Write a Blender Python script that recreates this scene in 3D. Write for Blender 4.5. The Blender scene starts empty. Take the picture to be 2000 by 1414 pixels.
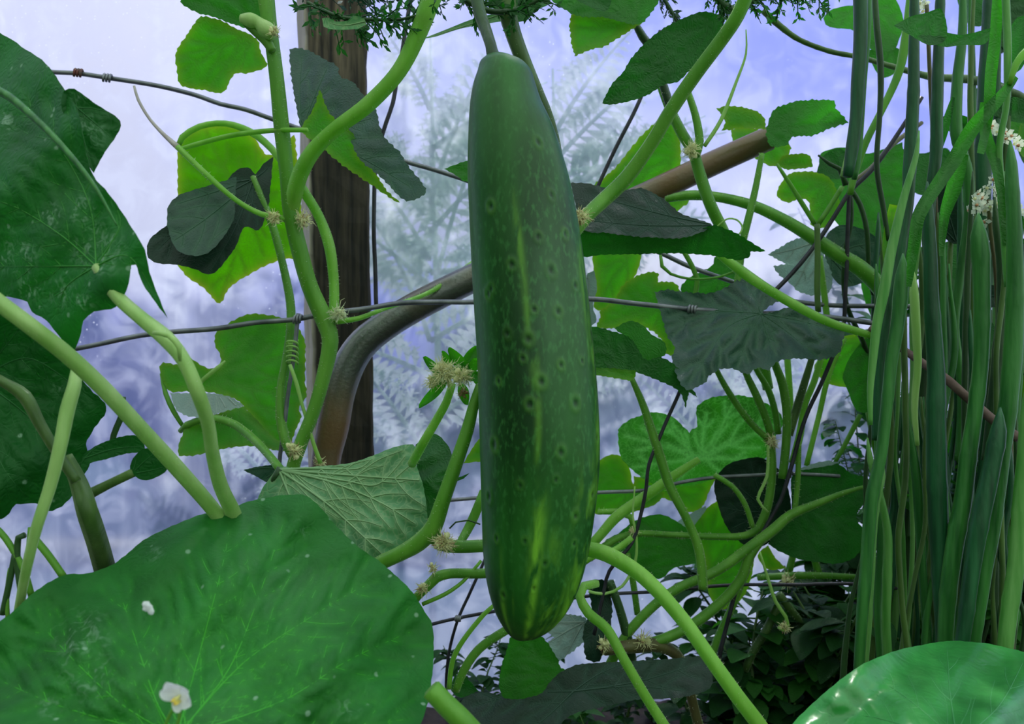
import bpy, math, random
import numpy as np
from mathutils import Vector, Matrix
from mathutils.geometry import delaunay_2d_cdt
random.seed(7)
R = math.radians
scene = bpy.context.scene
COL = scene.collection

# ------------------------------------------------------------------ camera
CZ = 0.47                       # camera height above the soil
F = 1500.0                      # focal length in pixels of the 2000 px wide frame
cam_d = bpy.data.cameras.new('camera')
cam_d.sensor_width = 36.0
cam_d.lens = 27.0
cam_d.clip_start = 0.02
cam_d.dof.use_dof = True
cam_d.dof.focus_distance = 0.55
cam_d.dof.aperture_fstop = 13.0
cam = bpy.data.objects.new('camera', cam_d)
cam.location = (0, 0, CZ)
cam.rotation_euler = (R(90), 0, 0)
COL.objects.link(cam)
scene.camera = cam

def at(px, py, Y):
    return Vector(((px - 1000.0) / F * Y, Y, CZ - (py - 707.0) / F * Y))

# ------------------------------------------------------------------ colour management
scene.view_settings.view_transform = 'Standard'
scene.view_settings.look = 'None'
scene.view_settings.gamma = 1.0
scene.view_settings.use_curve_mapping = False
scene.view_settings.exposure = 0.0

# ------------------------------------------------------------------ world: bright broken cloud
w = bpy.data.worlds.new('sky'); scene.world = w; w.use_nodes = True
nt = w.node_tree; nt.nodes.clear()
def N(nt, typ, **kw):
    n = nt.nodes.new(typ)
    for k, v in kw.items():
        if k.startswith('i_'):
            n.inputs[k[2:].replace('_', ' ')].default_value = v
        else:
            setattr(n, k, v)
    return n
tc = N(nt, 'ShaderNodeTexCoord')
mp = N(nt, 'ShaderNodeMapping'); mp.inputs['Scale'].default_value = (1, 1, 2.2); mp.inputs['Location'].default_value = (0.35, 0.2, 0.1)
nt.links.new(tc.outputs['Generated'], mp.inputs['Vector'])
ns = N(nt, 'ShaderNodeTexNoise'); ns.inputs['Scale'].default_value = 1.6; ns.inputs['Detail'].default_value = 5
nt.links.new(mp.outputs[0], ns.inputs['Vector'])
cr = N(nt, 'ShaderNodeValToRGB')
cr.color_ramp.elements[0].position = 0.42; cr.color_ramp.elements[0].color = (0.30, 0.36, 0.92, 1)
cr.color_ramp.elements[1].position = 0.60; cr.color_ramp.elements[1].color = (0.97, 0.98, 1.0, 1)
nt.links.new(ns.outputs['Fac'], cr.inputs[0])
bg = N(nt, 'ShaderNodeBackground'); bg.inputs['Strength'].default_value = 1.3
# bright overhead and on the open side, dim below the horizon and towards the planted side of the house
sxyz = N(nt, 'ShaderNodeSeparateXYZ'); nt.links.new(tc.outputs['Generated'], sxyz.inputs[0])
ymax = N(nt, 'ShaderNodeMath', operation='MAXIMUM'); ymax.inputs[1].default_value = 0.0; nt.links.new(sxyz.outputs['Y'], ymax.inputs[0])
ya = N(nt, 'ShaderNodeMath', operation='MULTIPLY_ADD'); ya.inputs[1].default_value = 0.48; nt.links.new(ymax.outputs[0], ya.inputs[0])
za = N(nt, 'ShaderNodeMath', operation='MULTIPLY_ADD'); za.inputs[1].default_value = 1.15; za.inputs[2].default_value = 0.34; nt.links.new(sxyz.outputs['Z'], za.inputs[0])
xa = N(nt, 'ShaderNodeMath', operation='MULTIPLY_ADD'); xa.inputs[1].default_value = 0.38; nt.links.new(sxyz.outputs['X'], xa.inputs[0]); nt.links.new(za.outputs[0], xa.inputs[2])
nt.links.new(xa.outputs[0], ya.inputs[2])
fc = N(nt, 'ShaderNodeClamp'); fc.inputs['Min'].default_value = 0.06; fc.inputs['Max'].default_value = 1.15; nt.links.new(ya.outputs[0], fc.inputs['Value'])
vm = N(nt, 'ShaderNodeVectorMath', operation='SCALE'); # the side behind the camera is open sky filtered by the leafy house: neutral, slightly green
fr = N(nt, 'ShaderNodeMapRange'); fr.inputs[1].default_value = 0.25; fr.inputs[2].default_value = -0.25; nt.links.new(sxyz.outputs['Y'], fr.inputs[0])
fm_ = N(nt, 'ShaderNodeMix', data_type='RGBA'); nt.links.new(fr.outputs[0], fm_.inputs[0]); nt.links.new(cr.outputs[0], fm_.inputs[6]); fm_.inputs[7].default_value = (0.80, 0.98, 0.86, 1)
nt.links.new(fm_.outputs[2], vm.inputs[0]); nt.links.new(fc.outputs[0], vm.inputs['Scale'])
nt.links.new(vm.outputs[0], bg.inputs['Color'])
wo = N(nt, 'ShaderNodeOutputWorld'); nt.links.new(bg.outputs[0], wo.inputs[0])

# ------------------------------------------------------------------ sun behind the plastic wall
sd = bpy.data.lights.new('sun', 'SUN'); sd.energy = 3.4; sd.angle = R(3.0); sd.color = (1.0, 0.97, 0.9)
so = bpy.data.objects.new('sun', sd); COL.objects.link(so)
sv = Vector((0.28, 0.62, 0.95))      # towards the sun
so.rotation_euler = sv.to_track_quat('Z', 'Y').to_euler()

# ------------------------------------------------------------------ materials
def new_mat(name):
    m = bpy.data.materials.new(name); m.use_nodes = True
    m.node_tree.nodes.clear()
    return m, m.node_tree

def simple_mat(name, col, rough=0.6, col2=None, scale=40, metal=0.0, bump=0.0, spec=0.5, stretch=(1, 1, 1), contrast=(0.35, 0.65), detail=4):
    m, t = new_mat(name)
    p = N(t, 'ShaderNodeBsdfPrincipled'); o = N(t, 'ShaderNodeOutputMaterial')
    p.inputs['Roughness'].default_value = rough; p.inputs['Metallic'].default_value = metal
    p.inputs['Specular IOR Level'].default_value = spec
    t.links.new(p.outputs[0], o.inputs[0])
    c = N(t, 'ShaderNodeTexCoord'); mm = N(t, 'ShaderNodeMapping'); mm.inputs['Scale'].default_value = stretch
    n = N(t, 'ShaderNodeTexNoise'); n.inputs['Scale'].default_value = scale; n.inputs['Detail'].default_value = detail
    t.links.new(c.outputs['Object'], mm.inputs[0]); t.links.new(mm.outputs[0], n.inputs['Vector'])
    r = N(t, 'ShaderNodeValToRGB')
    r.color_ramp.elements[0].position = contrast[0]; r.color_ramp.elements[0].color = (*col, 1)
    r.color_ramp.elements[1].position = contrast[1]; r.color_ramp.elements[1].color = (*(col2 or col), 1)
    t.links.new(n.outputs['Fac'], r.inputs[0]); t.links.new(r.outputs[0], p.inputs['Base Color'])
    if bump:
        b = N(t, 'ShaderNodeBump'); b.inputs['Strength'].default_value = bump; b.inputs['Distance'].default_value = 0.002
        t.links.new(n.outputs['Fac'], b.inputs['Height']); t.links.new(b.outputs[0], p.inputs['Normal'])
    return m

def leaf_mat(name, base, trans, mix=0.5, rough=0.45, vein=None, spots=0.0, netw=0.35, spec=0.5, base2=None, blot=0.0, edge=None, cells=230, bump=0.45, under=False, vstr=0.85):
    """two-sided translucent leaf; attribute vn = nearness to a main vein, sp = powdery blotches"""
    vein = vein or tuple(min(1, c * 1.6 + 0.02) for c in base)
    base2 = base2 or tuple(c * 1.5 for c in base)
    m, t = new_mat(name)
    L = t.links.new
    o = N(t, 'ShaderNodeOutputMaterial'); p = N(t, 'ShaderNodeBsdfPrincipled'); tr = N(t, 'ShaderNodeBsdfTranslucent')
    mx = N(t, 'ShaderNodeMixShader'); mx.inputs[0].default_value = mix
    p.inputs['Roughness'].default_value = rough; p.inputs['Specular IOR Level'].default_value = spec
    L(p.outputs[0], mx.inputs[1]); L(tr.outputs[0], mx.inputs[2]); L(mx.outputs[0], o.inputs[0])
    c = N(t, 'ShaderNodeTexCoord')
    n = N(t, 'ShaderNodeTexNoise'); n.inputs['Scale'].default_value = 28; n.inputs['Detail'].default_value = 5
    L(c.outputs['Object'], n.inputs['Vector'])
    v = N(t, 'ShaderNodeTexVoronoi', feature='DISTANCE_TO_EDGE'); v.inputs['Scale'].default_value = cells
    n2 = N(t, 'ShaderNodeTexNoise'); n2.inputs['Scale'].default_value = 60
    L(c.outputs['Object'], n2.inputs['Vector'])
    mv = N(t, 'ShaderNodeMix', data_type='VECTOR'); mv.inputs[0].default_value = 0.04
    L(c.outputs['Object'], mv.inputs[4]); L(n2.outputs['Color'], mv.inputs[5]); L(mv.outputs[1], v.inputs['Vector'])
    net = N(t, 'ShaderNodeMapRange'); net.inputs[1].default_value = 0.0; net.inputs[2].default_value = 0.10
    net.inputs[3].default_value = 1.0; net.inputs[4].default_value = 0.0
    L(v.outputs['Distance'], net.inputs[0])
    at_ = N(t, 'ShaderNodeAttribute', attribute_name='vn')
    nn = N(t, 'ShaderNodeMath', operation='MULTIPLY'); nn.inputs[1].default_value = netw; L(net.outputs[0], nn.inputs[0])
    ad = N(t, 'ShaderNodeMath', operation='ADD', use_clamp=True); L(nn.outputs[0], ad.inputs[0])
    av = N(t, 'ShaderNodeMath', operation='MULTIPLY'); av.inputs[1].default_value = vstr; L(at_.outputs['Fac'], av.inputs[0]); L(av.outputs[0], ad.inputs[1])
    def mixc(f, a, b):
        q = N(t, 'ShaderNodeMix', data_type='RGBA')
        if isinstance(f, float): q.inputs[0].default_value = f
        else: L(f, q.inputs[0])
        for s, x in ((6, a), (7, b)):
            if isinstance(x, tuple): q.inputs[s].default_value = (*x, 1)
            else: L(x, q.inputs[s])
        return q.outputs[2]
    rr = N(t, 'ShaderNodeMapRange'); rr.inputs[1].default_value = 0.35; rr.inputs[2].default_value = 0.7; L(n.outputs['Fac'], rr.inputs[0])
    col = mixc(rr.outputs[0], base, base2)
    col = mixc(ad.outputs[0], col, vein)
    tcol = mixc(rr.outputs[0], tuple(x * 0.66 for x in trans), tuple(min(1, x * 1.28) for x in trans))
    tcol = mixc(ad.outputs[0], tcol, tuple(min(1, x * (1.7 if under else 0.5) + (.08 if under else .0)) for x in trans))
    if edge:
        ae = N(t, 'ShaderNodeAttribute', attribute_name='ed'); tcol = mixc(ae.outputs['Fac'], tcol, edge)
    if spots or blot:
        vs = N(t, 'ShaderNodeTexVoronoi'); vs.inputs['Scale'].default_value = 120; L(c.outputs['Object'], vs.inputs['Vector'])
        sr = N(t, 'ShaderNodeMapRange'); sr.inputs[1].default_value = 0.20; sr.inputs[2].default_value = 0.10; L(vs.outputs['Distance'], sr.inputs[0])
        # only a few of the cells carry a spot
        sx = N(t, 'ShaderNodeSeparateColor'); L(vs.outputs['Color'], sx.inputs[0])
        gt = N(t, 'ShaderNodeMath', operation='GREATER_THAN'); gt.inputs[1].default_value = 1.0 - spots; L(sx.outputs[0], gt.inputs[0])
        sm = N(t, 'ShaderNodeMath', operation='MULTIPLY'); L(sr.outputs[0], sm.inputs[0]); L(gt.outputs[0], sm.inputs[1])
        asp = N(t, 'ShaderNodeAttribute', attribute_name='sp')
        n3 = N(t, 'ShaderNodeTexNoise'); n3.inputs['Scale'].default_value = 190; n3.inputs['Detail'].default_value = 6; n3.inputs['Distortion'].default_value = 1.2
        L(c.outputs['Object'], n3.inputs['Vector'])
        r3 = N(t, 'ShaderNodeMapRange'); r3.inputs[1].default_value = 0.50; r3.inputs[2].default_value = 0.70; r3.inputs[4].default_value = blot; L(n3.outputs['Fac'], r3.inputs[0])
        bm_ = N(t, 'ShaderNodeMath', operation='MULTIPLY'); L(asp.outputs['Fac'], bm_.inputs[0]); L(r3.outputs[0], bm_.inputs[1])
        sa = N(t, 'ShaderNodeMath', operation='MAXIMUM', use_clamp=True); L(sm.outputs[0], sa.inputs[0]); L(bm_.outputs[0], sa.inputs[1])
        sa2 = N(t, 'ShaderNodeMath', operation='MULTIPLY'); sa2.inputs[1].default_value = 0.75; L(sa.outputs[0], sa2.inputs[0])
        col = mixc(sa2.outputs[0], col, (0.30, 0.50, 0.34))
    L(col, p.inputs['Base Color']); L(tcol, tr.inputs['Color'])
    b = N(t, 'ShaderNodeBump'); b.inputs['Strength'].default_value = bump; b.inputs['Distance'].default_value = 0.0016
    hs = N(t, 'ShaderNodeMath', operation='ADD'); L(v.outputs['Distance'], hs.inputs[0]); L(n.outputs['Fac'], hs.inputs[1])
    L(hs.outputs[0], b.inputs['Height']); L(b.outputs[0], p.inputs['Normal'])
    mv2 = simple_leafvein(name + '_vein', vein, trans, mix * 0.7)
    return m, mv2

def simple_leafvein(name, vein, trans, mix, rough=0.5):
    m, t = new_mat(name)
    o = N(t, 'ShaderNodeOutputMaterial'); p = N(t, 'ShaderNodeBsdfPrincipled'); tr = N(t, 'ShaderNodeBsdfTranslucent')
    mx = N(t, 'ShaderNodeMixShader'); mx.inputs[0].default_value = mix
    p.inputs['Base Color'].default_value = (*vein, 1); p.inputs['Roughness'].default_value = rough
    tr.inputs['Color'].default_value = (*[min(1, x * 1.15 + 0.06) for x in trans], 1)
    t.links.new(p.outputs[0], mx.inputs[1]); t.links.new(tr.outputs[0], mx.inputs[2]); t.links.new(mx.outputs[0], o.inputs[0])
    return m

def stem_mat(name, a, b, trans=None, mix=0.25, rough=0.45, scale=60, sheen=0.35, zs=0.25):
    m, t = new_mat(name); L = t.links.new
    o = N(t, 'ShaderNodeOutputMaterial'); p = N(t, 'ShaderNodeBsdfPrincipled'); tr = N(t, 'ShaderNodeBsdfTranslucent')
    mx = N(t, 'ShaderNodeMixShader'); mx.inputs[0].default_value = mix
    p.inputs['Roughness'].default_value = rough
    p.inputs['Sheen Weight'].default_value = sheen; p.inputs['Sheen Roughness'].default_value = 0.4; p.inputs['Sheen Tint'].default_value = (0.8, 1.0, 0.6, 1)
    c = N(t, 'ShaderNodeTexCoord'); n = N(t, 'ShaderNodeTexNoise'); n.inputs['Scale'].default_value = scale; n.inputs['Detail'].default_value = 4
    mpp = N(t, 'ShaderNodeMapping'); mpp.inputs['Scale'].default_value = (1, 1, zs); L(c.outputs['Object'], mpp.inputs[0]); L(mpp.outputs[0], n.inputs['Vector'])
    r = N(t, 'ShaderNodeValToRGB'); r.color_ramp.elements[0].position = 0.35; r.color_ramp.elements[1].position = 0.68
    r.color_ramp.elements[0].color = (*a, 1); r.color_ramp.elements[1].color = (*b, 1)
    L(n.outputs['Fac'], r.inputs[0]); L(r.outputs[0], p.inputs['Base Color'])
    nb = N(t, 'ShaderNodeTexNoise'); nb.inputs['Scale'].default_value = 420; nb.inputs['Detail'].default_value = 3
    mb_ = N(t, 'ShaderNodeMapping'); mb_.inputs['Scale'].default_value = (1, 1, .25); L(c.outputs['Object'], mb_.inputs[0]); L(mb_.outputs[0], nb.inputs['Vector'])
    bb = N(t, 'ShaderNodeBump'); bb.inputs['Strength'].default_value = .5; bb.inputs['Distance'].default_value = .0008; L(nb.outputs['Fac'], bb.inputs['Height']); L(bb.outputs[0], p.inputs['Normal'])
    tr.inputs['Color'].default_value = (*(trans or tuple(min(1, x * 1.5) for x in b)), 1)
    L(p.outputs[0], mx.inputs[1]); L(tr.outputs[0], mx.inputs[2]); L(mx.outputs[0], o.inputs[0])
    return m

LM = {
 'weed':   leaf_mat('leaf_weed', (0.010, 0.055, 0.010), (0.02, 0.16, 0.006), 0.35, 0.6, vein=(0.02, 0.09, 0.02), netw=0, spec=0.25),
 'weed2':  leaf_mat('leaf_weed_light', (0.03, 0.13, 0.02), (0.05, 0.34, 0.01), 0.45, 0.6, vein=(0.05, 0.16, 0.03), netw=0, spec=0.25),
 'bright': leaf_mat('leaf_bright', (0.03, 0.20, 0.012), (0.075, 0.56, 0.006), 0.60, 0.5, vein=(0.12, 0.42, 0.05), edge=(0.45, 0.62, 0.02)),
 'glow':   leaf_mat('leaf_backlit_yellow', (0.06, 0.26, 0.01), (0.15, 0.74, 0.0), 0.70, 0.5, vein=(0.25, 0.55, 0.06), edge=(0.8, 0.75, 0.05)),  # yellow glow of light from behind, put into the leaf colour
 'mid':    leaf_mat('leaf_mid', (0.018, 0.13, 0.012), (0.035, 0.34, 0.008), 0.5, 0.5, vein=(0.06, 0.26, 0.04)),
 'deep':   leaf_mat('leaf_deep', (0.010, 0.085, 0.012), (0.014, 0.20, 0.006), 0.42, 0.5, vein=(0.03, 0.17, 0.03)),
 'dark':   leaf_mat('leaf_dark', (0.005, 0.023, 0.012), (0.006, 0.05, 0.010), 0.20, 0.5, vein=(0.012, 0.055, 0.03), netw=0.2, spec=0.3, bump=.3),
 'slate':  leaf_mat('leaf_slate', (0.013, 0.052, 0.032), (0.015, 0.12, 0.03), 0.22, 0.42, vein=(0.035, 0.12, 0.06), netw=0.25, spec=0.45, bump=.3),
 'pale':   leaf_mat('leaf_underside', (0.085, 0.24, 0.10), (0.05, 0.32, 0.04), 0.35, 0.6, vein=(0.28, 0.48, 0.22), netw=0.75, cells=110),
 'under':  leaf_mat('leaf_lit_underside', (0.05, 0.22, 0.03), (0.04, 0.36, 0.008), 0.5, 0.55, vein=(0.24, 0.52, 0.14), netw=0.4, cells=150, under=True),
 'grey':   leaf_mat('leaf_grey_underside_highlight', (0.30, 0.40, 0.38), (0.16, 0.36, 0.22), 0.4, 0.6, vein=(0.4, 0.5, 0.46), netw=0.4),
 'squash': leaf_mat('leaf_squash', (0.016, 0.140, 0.020), (0.016, 0.26, 0.006), 0.30, 0.6, vein=(0.05, 0.42, 0.02), spec=0.3, bump=.3, spots=0.20, netw=0.04, blot=.55, cells=160, vstr=.22),
 'squash_mildew': leaf_mat('leaf_squash_mildewed', (0.012, 0.120, 0.022), (0.014, 0.24, 0.008), 0.30, 0.5, vein=(0.04, 0.28, 0.03), spec=0.3, bump=.35, spots=0.30, netw=0.05, blot=1.3, cells=160, vstr=.3),
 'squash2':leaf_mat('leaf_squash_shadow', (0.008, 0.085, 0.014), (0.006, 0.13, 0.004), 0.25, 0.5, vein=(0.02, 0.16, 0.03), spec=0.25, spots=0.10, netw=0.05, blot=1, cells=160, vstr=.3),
 'gloss':  leaf_mat('leaf_glossy', (0.042, 0.30, 0.060), (0.03, 0.42, 0.02), 0.35, 0.31, vein=(0.06, 0.34, 0.09), netw=0.1, spec=0.8, vstr=.5, cells=70, bump=.3),
}
SM = {
 'bright': stem_mat('stem_bright', (0.19, 0.46, 0.045), (0.33, 0.62, 0.11), (0.4, 0.9, 0.1), 0.38),
 'green':  stem_mat('stem_green', (0.10, 0.31, 0.025), (0.19, 0.46, 0.055), (0.22, 0.65, 0.04), 0.33),
 'olive':  stem_mat('stem_olive', (0.04, 0.10, 0.02), (0.12, 0.24, 0.05), (0.14, 0.3, 0.05), 0.25),
 'dark':   stem_mat('stem_dark', (0.015, 0.055, 0.015), (0.035, 0.11, 0.025), (0.03, 0.14, 0.02), 0.2),
 'pale':   stem_mat('stem_pale', (0.33, 0.56, 0.15), (0.52, 0.72, 0.28), (0.5, 0.85, 0.25), 0.3),
 'tendril':stem_mat('tendril_pale', (0.28, 0.52, 0.10), (0.46, 0.70, 0.24), (0.5, 0.85, 0.2), 0.4),
 'stalkA': stem_mat('stalk_bluegreen', (0.006, 0.055, 0.020), (0.025, 0.16, 0.055), (0.02, 0.22, 0.04), 0.2, 0.38, 170, .06, .06),
 'stalkB': stem_mat('stalk_green', (0.018, 0.13, 0.022), (0.075, 0.31, 0.06), (0.06, 0.4, 0.04), 0.25, 0.38, 170, .06, .06),
 'stalkC': stem_mat('stalk_light', (0.07, 0.28, 0.04), (0.24, 0.50, 0.15), (0.15, 0.6, 0.08), 0.3, 0.38, 170, .1, .06),
 'dry': stem_mat('stem_dry', (0.45, 0.38, 0.36), (0.75, 0.70, 0.66), (0.7, 0.6, 0.6), 0.3),
 'brown':  stem_mat('stem_brown', (0.07, 0.045, 0.02), (0.13, 0.14, 0.04), (0.2, 0.2, 0.05), 0.15),
}
M_HAIR = simple_leafvein('plant_hair', (0.78, 0.88, 0.62), (0.8, 0.95, 0.6), 0.5)
M_TUFT = simple_leafvein('withered_hair', (0.92, 0.92, 0.55), (1.0, 1.0, 0.6), 0.5)
M_TUFTB = simple_leafvein('withered_brown', (0.50, 0.34, 0.18), (0.6, 0.35, 0.2), 0.3)

# ------------------------------------------------------------------ object helpers
def tag(o, label=None, cat=None, group=None, kind=None):
    if label: o['label'] = label
    if cat: o['category'] = cat
    if group: o['group'] = group
    if kind: o['kind'] = kind
    return o

def empty(name, loc, label=None, cat=None, group=None):
    o = bpy.data.objects.new(name, None); COL.objects.link(o)
    o.empty_display_size = 0.02
    o.location = loc
    o['_w'] = tuple(loc)
    return tag(o, label, cat, group)

class MB:
    def __init__(s):
        s.v = []; s.f = []; s.m = []; s.attr = None
    def add(s, verts, faces, mi=0):
        b = len(s.v); s.v.extend([tuple(x) for x in verts]); s.f.extend([tuple(i + b for i in f) for f in faces]); s.m.extend([mi] * len(faces))
    def tube3(s, pts, rad, sides=8, mi=0, ribs=0, cap=True, flat=1.0):
        pts = [Vector(p) for p in pts]
        n = len(pts)
        T = []
        for i in range(n):
            d = pts[min(i + 1, n - 1)] - pts[max(i - 1, 0)]
            T.append(d.normalized() if d.length > 1e-9 else Vector((0, 0, 1)))
        u = T[0].cross(Vector((0, 1, 0)))
        if u.length < 1e-3: u = T[0].cross(Vector((1, 0, 0)))
        u.normalize()
        vs = []
        for i in range(n):
            u = u - T[i] * u.dot(T[i])
            if u.length < 1e-6: u = T[i].orthogonal()
            u.normalize(); wv = T[i].cross(u)
            r = rad[i] if hasattr(rad, '__len__') else rad
            for k in range(sides):
                a = 2 * math.pi * k / sides
                q = r * (1 + (0.11 * math.cos(ribs * a) if ribs else 0))
                vs.append(pts[i] + u * (q * math.cos(a)) + wv * (q * flat * math.sin(a)))
        fs = []
        for i in range(n - 1):
            for k in range(sides):
                a = i * sides + k; b = i * sides + (k + 1) % sides
                fs.append((a, b, b + sides, a + sides))
        if cap:
            fs.append(tuple(range(sides - 1, -1, -1))); fs.append(tuple((n - 1) * sides + k for k in range(sides)))
        s.add(vs, fs, mi)
    def hair(s, p, d, ln, r, mi):
        d = d.normalized(); u = d.orthogonal().normalized(); wv = d.cross(u)
        s.add([p + u * r, p - u * r * 0.5 + wv * r * 0.87, p - u * r * 0.5 - wv * r * 0.87, p + d * ln], [(0, 1, 3), (1, 2, 3), (2, 0, 3)], mi)
    def build(s, name, mats, parent=None, smooth=True, origin=None):
        if not isinstance(mats, (list, tuple)): mats = [mats]
        arr = np.array(s.v, dtype=float)
        org = Vector(origin) if origin is not None else Vector(arr[0])
        me = bpy.data.meshes.new(name)
        me.from_pydata([tuple(x) for x in (arr - np.array(org))], [], s.f)
        for m in mats: me.materials.append(m)
        me.polygons.foreach_set('material_index', s.m)
        if smooth: me.polygons.foreach_set('use_smooth', [True] * len(s.f))
        if s.attr:
            for k, vals in s.attr.items():
                vals = list(vals) + [0.0] * (len(s.v) - len(vals))
                a = me.attributes.new(k, 'FLOAT', 'POINT'); a.data.foreach_set('value', vals)
        me.update()
        o = bpy.data.objects.new(name, me); COL.objects.link(o)
        if parent is not None:
            pw = world_loc(parent)
            o.parent = parent; o.location = org - pw
        else:
            o.location = org
        o['_w'] = tuple(org)
        return o

def world_loc(o): return Vector(o['_w'])

def crom(pts, step, closed=False, sharp=None):
    """Catmull-Rom through tuples of any length; step in units of the first two values"""
    P = [np.array(p, float) for p in pts]; n = len(P); out = []
    rng = range(n if closed else n - 1)
    for i in rng:
        if closed: p0, p1, p2, p3 = P[i - 1], P[i], P[(i + 1) % n], P[(i + 2) % n]
        else: p0, p1, p2, p3 = P[max(i - 1, 0)], P[i], P[i + 1], P[min(i + 2, n - 1)]
        d = np.linalg.norm((p2 - p1)[:2]); k = max(1, int(d / step))
        m1 = (p2 - p0) * 0.5; m2 = (p3 - p1) * 0.5
        for m in (m1, m2):
            L = np.linalg.norm(m[:2])
            if L > d * 1.0 and L > 0: m *= d / L
        if sharp:
            if i in sharp: m1 = p2 - p1
            if (i + 1) % n in sharp: m2 = p2 - p1
        for j in range(k):
            t = j / k; t2 = t * t; t3 = t2 * t
            out.append((2 * t3 - 3 * t2 + 1) * p1 + (t3 - 2 * t2 + t) * m1 + (-2 * t3 + 3 * t2) * p2 + (t3 - t2) * m2)
    if not closed: out.append(P[-1])
    return out

def px_tube(mb, pts, r, Y=None, sides=8, mi=0, ribs=0, hairs=0, hmi=1, step=14, wob=0.0, hl=5.0, knobs=0):
    """pts: (px, py[, Y]) ; r: radius in px, scalar or (start, end) or list"""
    full = []
    for i, p in enumerate(pts):
        yy = p[2] if len(p) > 2 else (Y if not isinstance(Y, tuple) else Y[0] + (Y[1] - Y[0]) * i / max(1, len(pts) - 1))
        if hasattr(r, '__len__'):
            rr = r[i] if len(r) == len(pts) else r[0] + (r[-1] - r[0]) * i / max(1, len(pts) - 1)
        else: rr = r
        full.append((p[0], p[1], yy, rr))
    c = crom(full, step)
    ph = random.random() * 9
    P = []; RR = []
    for i, q in enumerate(c):
        wx = wob * math.sin(i * 0.9 + ph)
        P.append(at(q[0] + wx, q[1], q[2]))
        rr = q[3] / F * q[2]
        if knobs and i % knobs == knobs // 2: rr *= 1.07
        RR.append(max(rr, 1e-5))
    mb.tube3(P, RR, sides, mi, ribs)
    if hairs:
        L = sum((P[i + 1] - P[i]).length for i in range(len(P) - 1))
        cnt = int(hairs * L * 1000)
        for _ in range(cnt):
            i = random.randrange(len(P) - 1); t = random.random()
            p = P[i].lerp(P[i + 1], t); d = (P[i + 1] - P[i]).normalized()
            u = Vector((random.gauss(0, 1), random.gauss(0, 1), random.gauss(0, 1))); u = u - d * u.dot(d)
            if u.length < 1e-3: continue
            u.normalize(); s = c[i][2] / F
            mb.hair(p + u * RR[i] * 0.9, u + d * random.uniform(-.3, .3), hl * s * random.uniform(.6, 1.3), 0.45 * s, hmi)
    return P, RR

def stem(parent, name, pts, r, Y, mat='green', label=None, hairs=0, **kw):
    mb = MB(); px_tube(mb, pts, r, Y, hairs=hairs, **kw)
    o = mb.build(name, [SM[mat], M_HAIR], parent)
    if label: o['label'] = label
    return o

def tuft(parent, name, px, py, Y, r, n=60, mats=None, stretch=1.0):
    mb = MB(); c = at(px, py, Y); s = Y / F
    # small woody core with many soft hairs on it
    for k in range(7):
        a = c + Vector((random.uniform(-1, 1), random.uniform(-.5, .5), random.uniform(-1, 1))) * r * s * 0.45
        b = a + Vector((random.uniform(-1, 1), random.uniform(-.4, .4), random.uniform(-1, 1))) * r * s * 0.4
        mb.tube3([a, a.lerp(b, .5), b], [r * s * .16, r * s * .26, r * s * .1], 6, 0)
    for _ in range(int(n * 2.2)):
        d = Vector((random.gauss(0, 1), random.gauss(0, 1), random.gauss(0, stretch))).normalized()
        p = c + d * r * s * random.uniform(0.1, 0.6)
        q = p + (d + Vector((random.gauss(0, .4), random.gauss(0, .4), random.gauss(0, .4)))) * r * s * random.uniform(.25, .6)
        m = p.lerp(q, .5) + Vector((random.gauss(0, .1), random.gauss(0, .1), random.gauss(0, .1))) * r * s
        mb.tube3([p, m, q], [.85 * s, .7 * s, .3 * s], 3, random.choice((0, 0, 0, 0, 0, 1)), cap=False)
    return mb.build(name, mats or [M_TUFT, M_TUFTB], parent)

def inside(poly, X, Yy):
    res = np.zeros(X.shape, bool); n = len(poly); j = n - 1
    for i in range(n):
        xi, yi = poly[i]; xj, yj = poly[j]
        cond = ((yi > Yy) != (yj > Yy))
        with np.errstate(divide='ignore', invalid='ignore'):
            xx = (xj - xi) * (Yy - yi) / (yj - yi if yj != yi else 1e-9) + xi
        res ^= cond & (X < xx); j = i
    return res

def seg_dist(X, Yy, segs):
    d = np.full(X.shape, 1e9)
    for (ax, ay, bx, by) in segs:
        vx, vy = bx - ax, by - ay; l2 = vx * vx + vy * vy + 1e-9
        t = np.clip(((X - ax) * vx + (Yy - ay) * vy) / l2, 0, 1)
        d = np.minimum(d, np.hypot(X - ax - t * vx, Yy - ay - t * vy))
    return d

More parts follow.
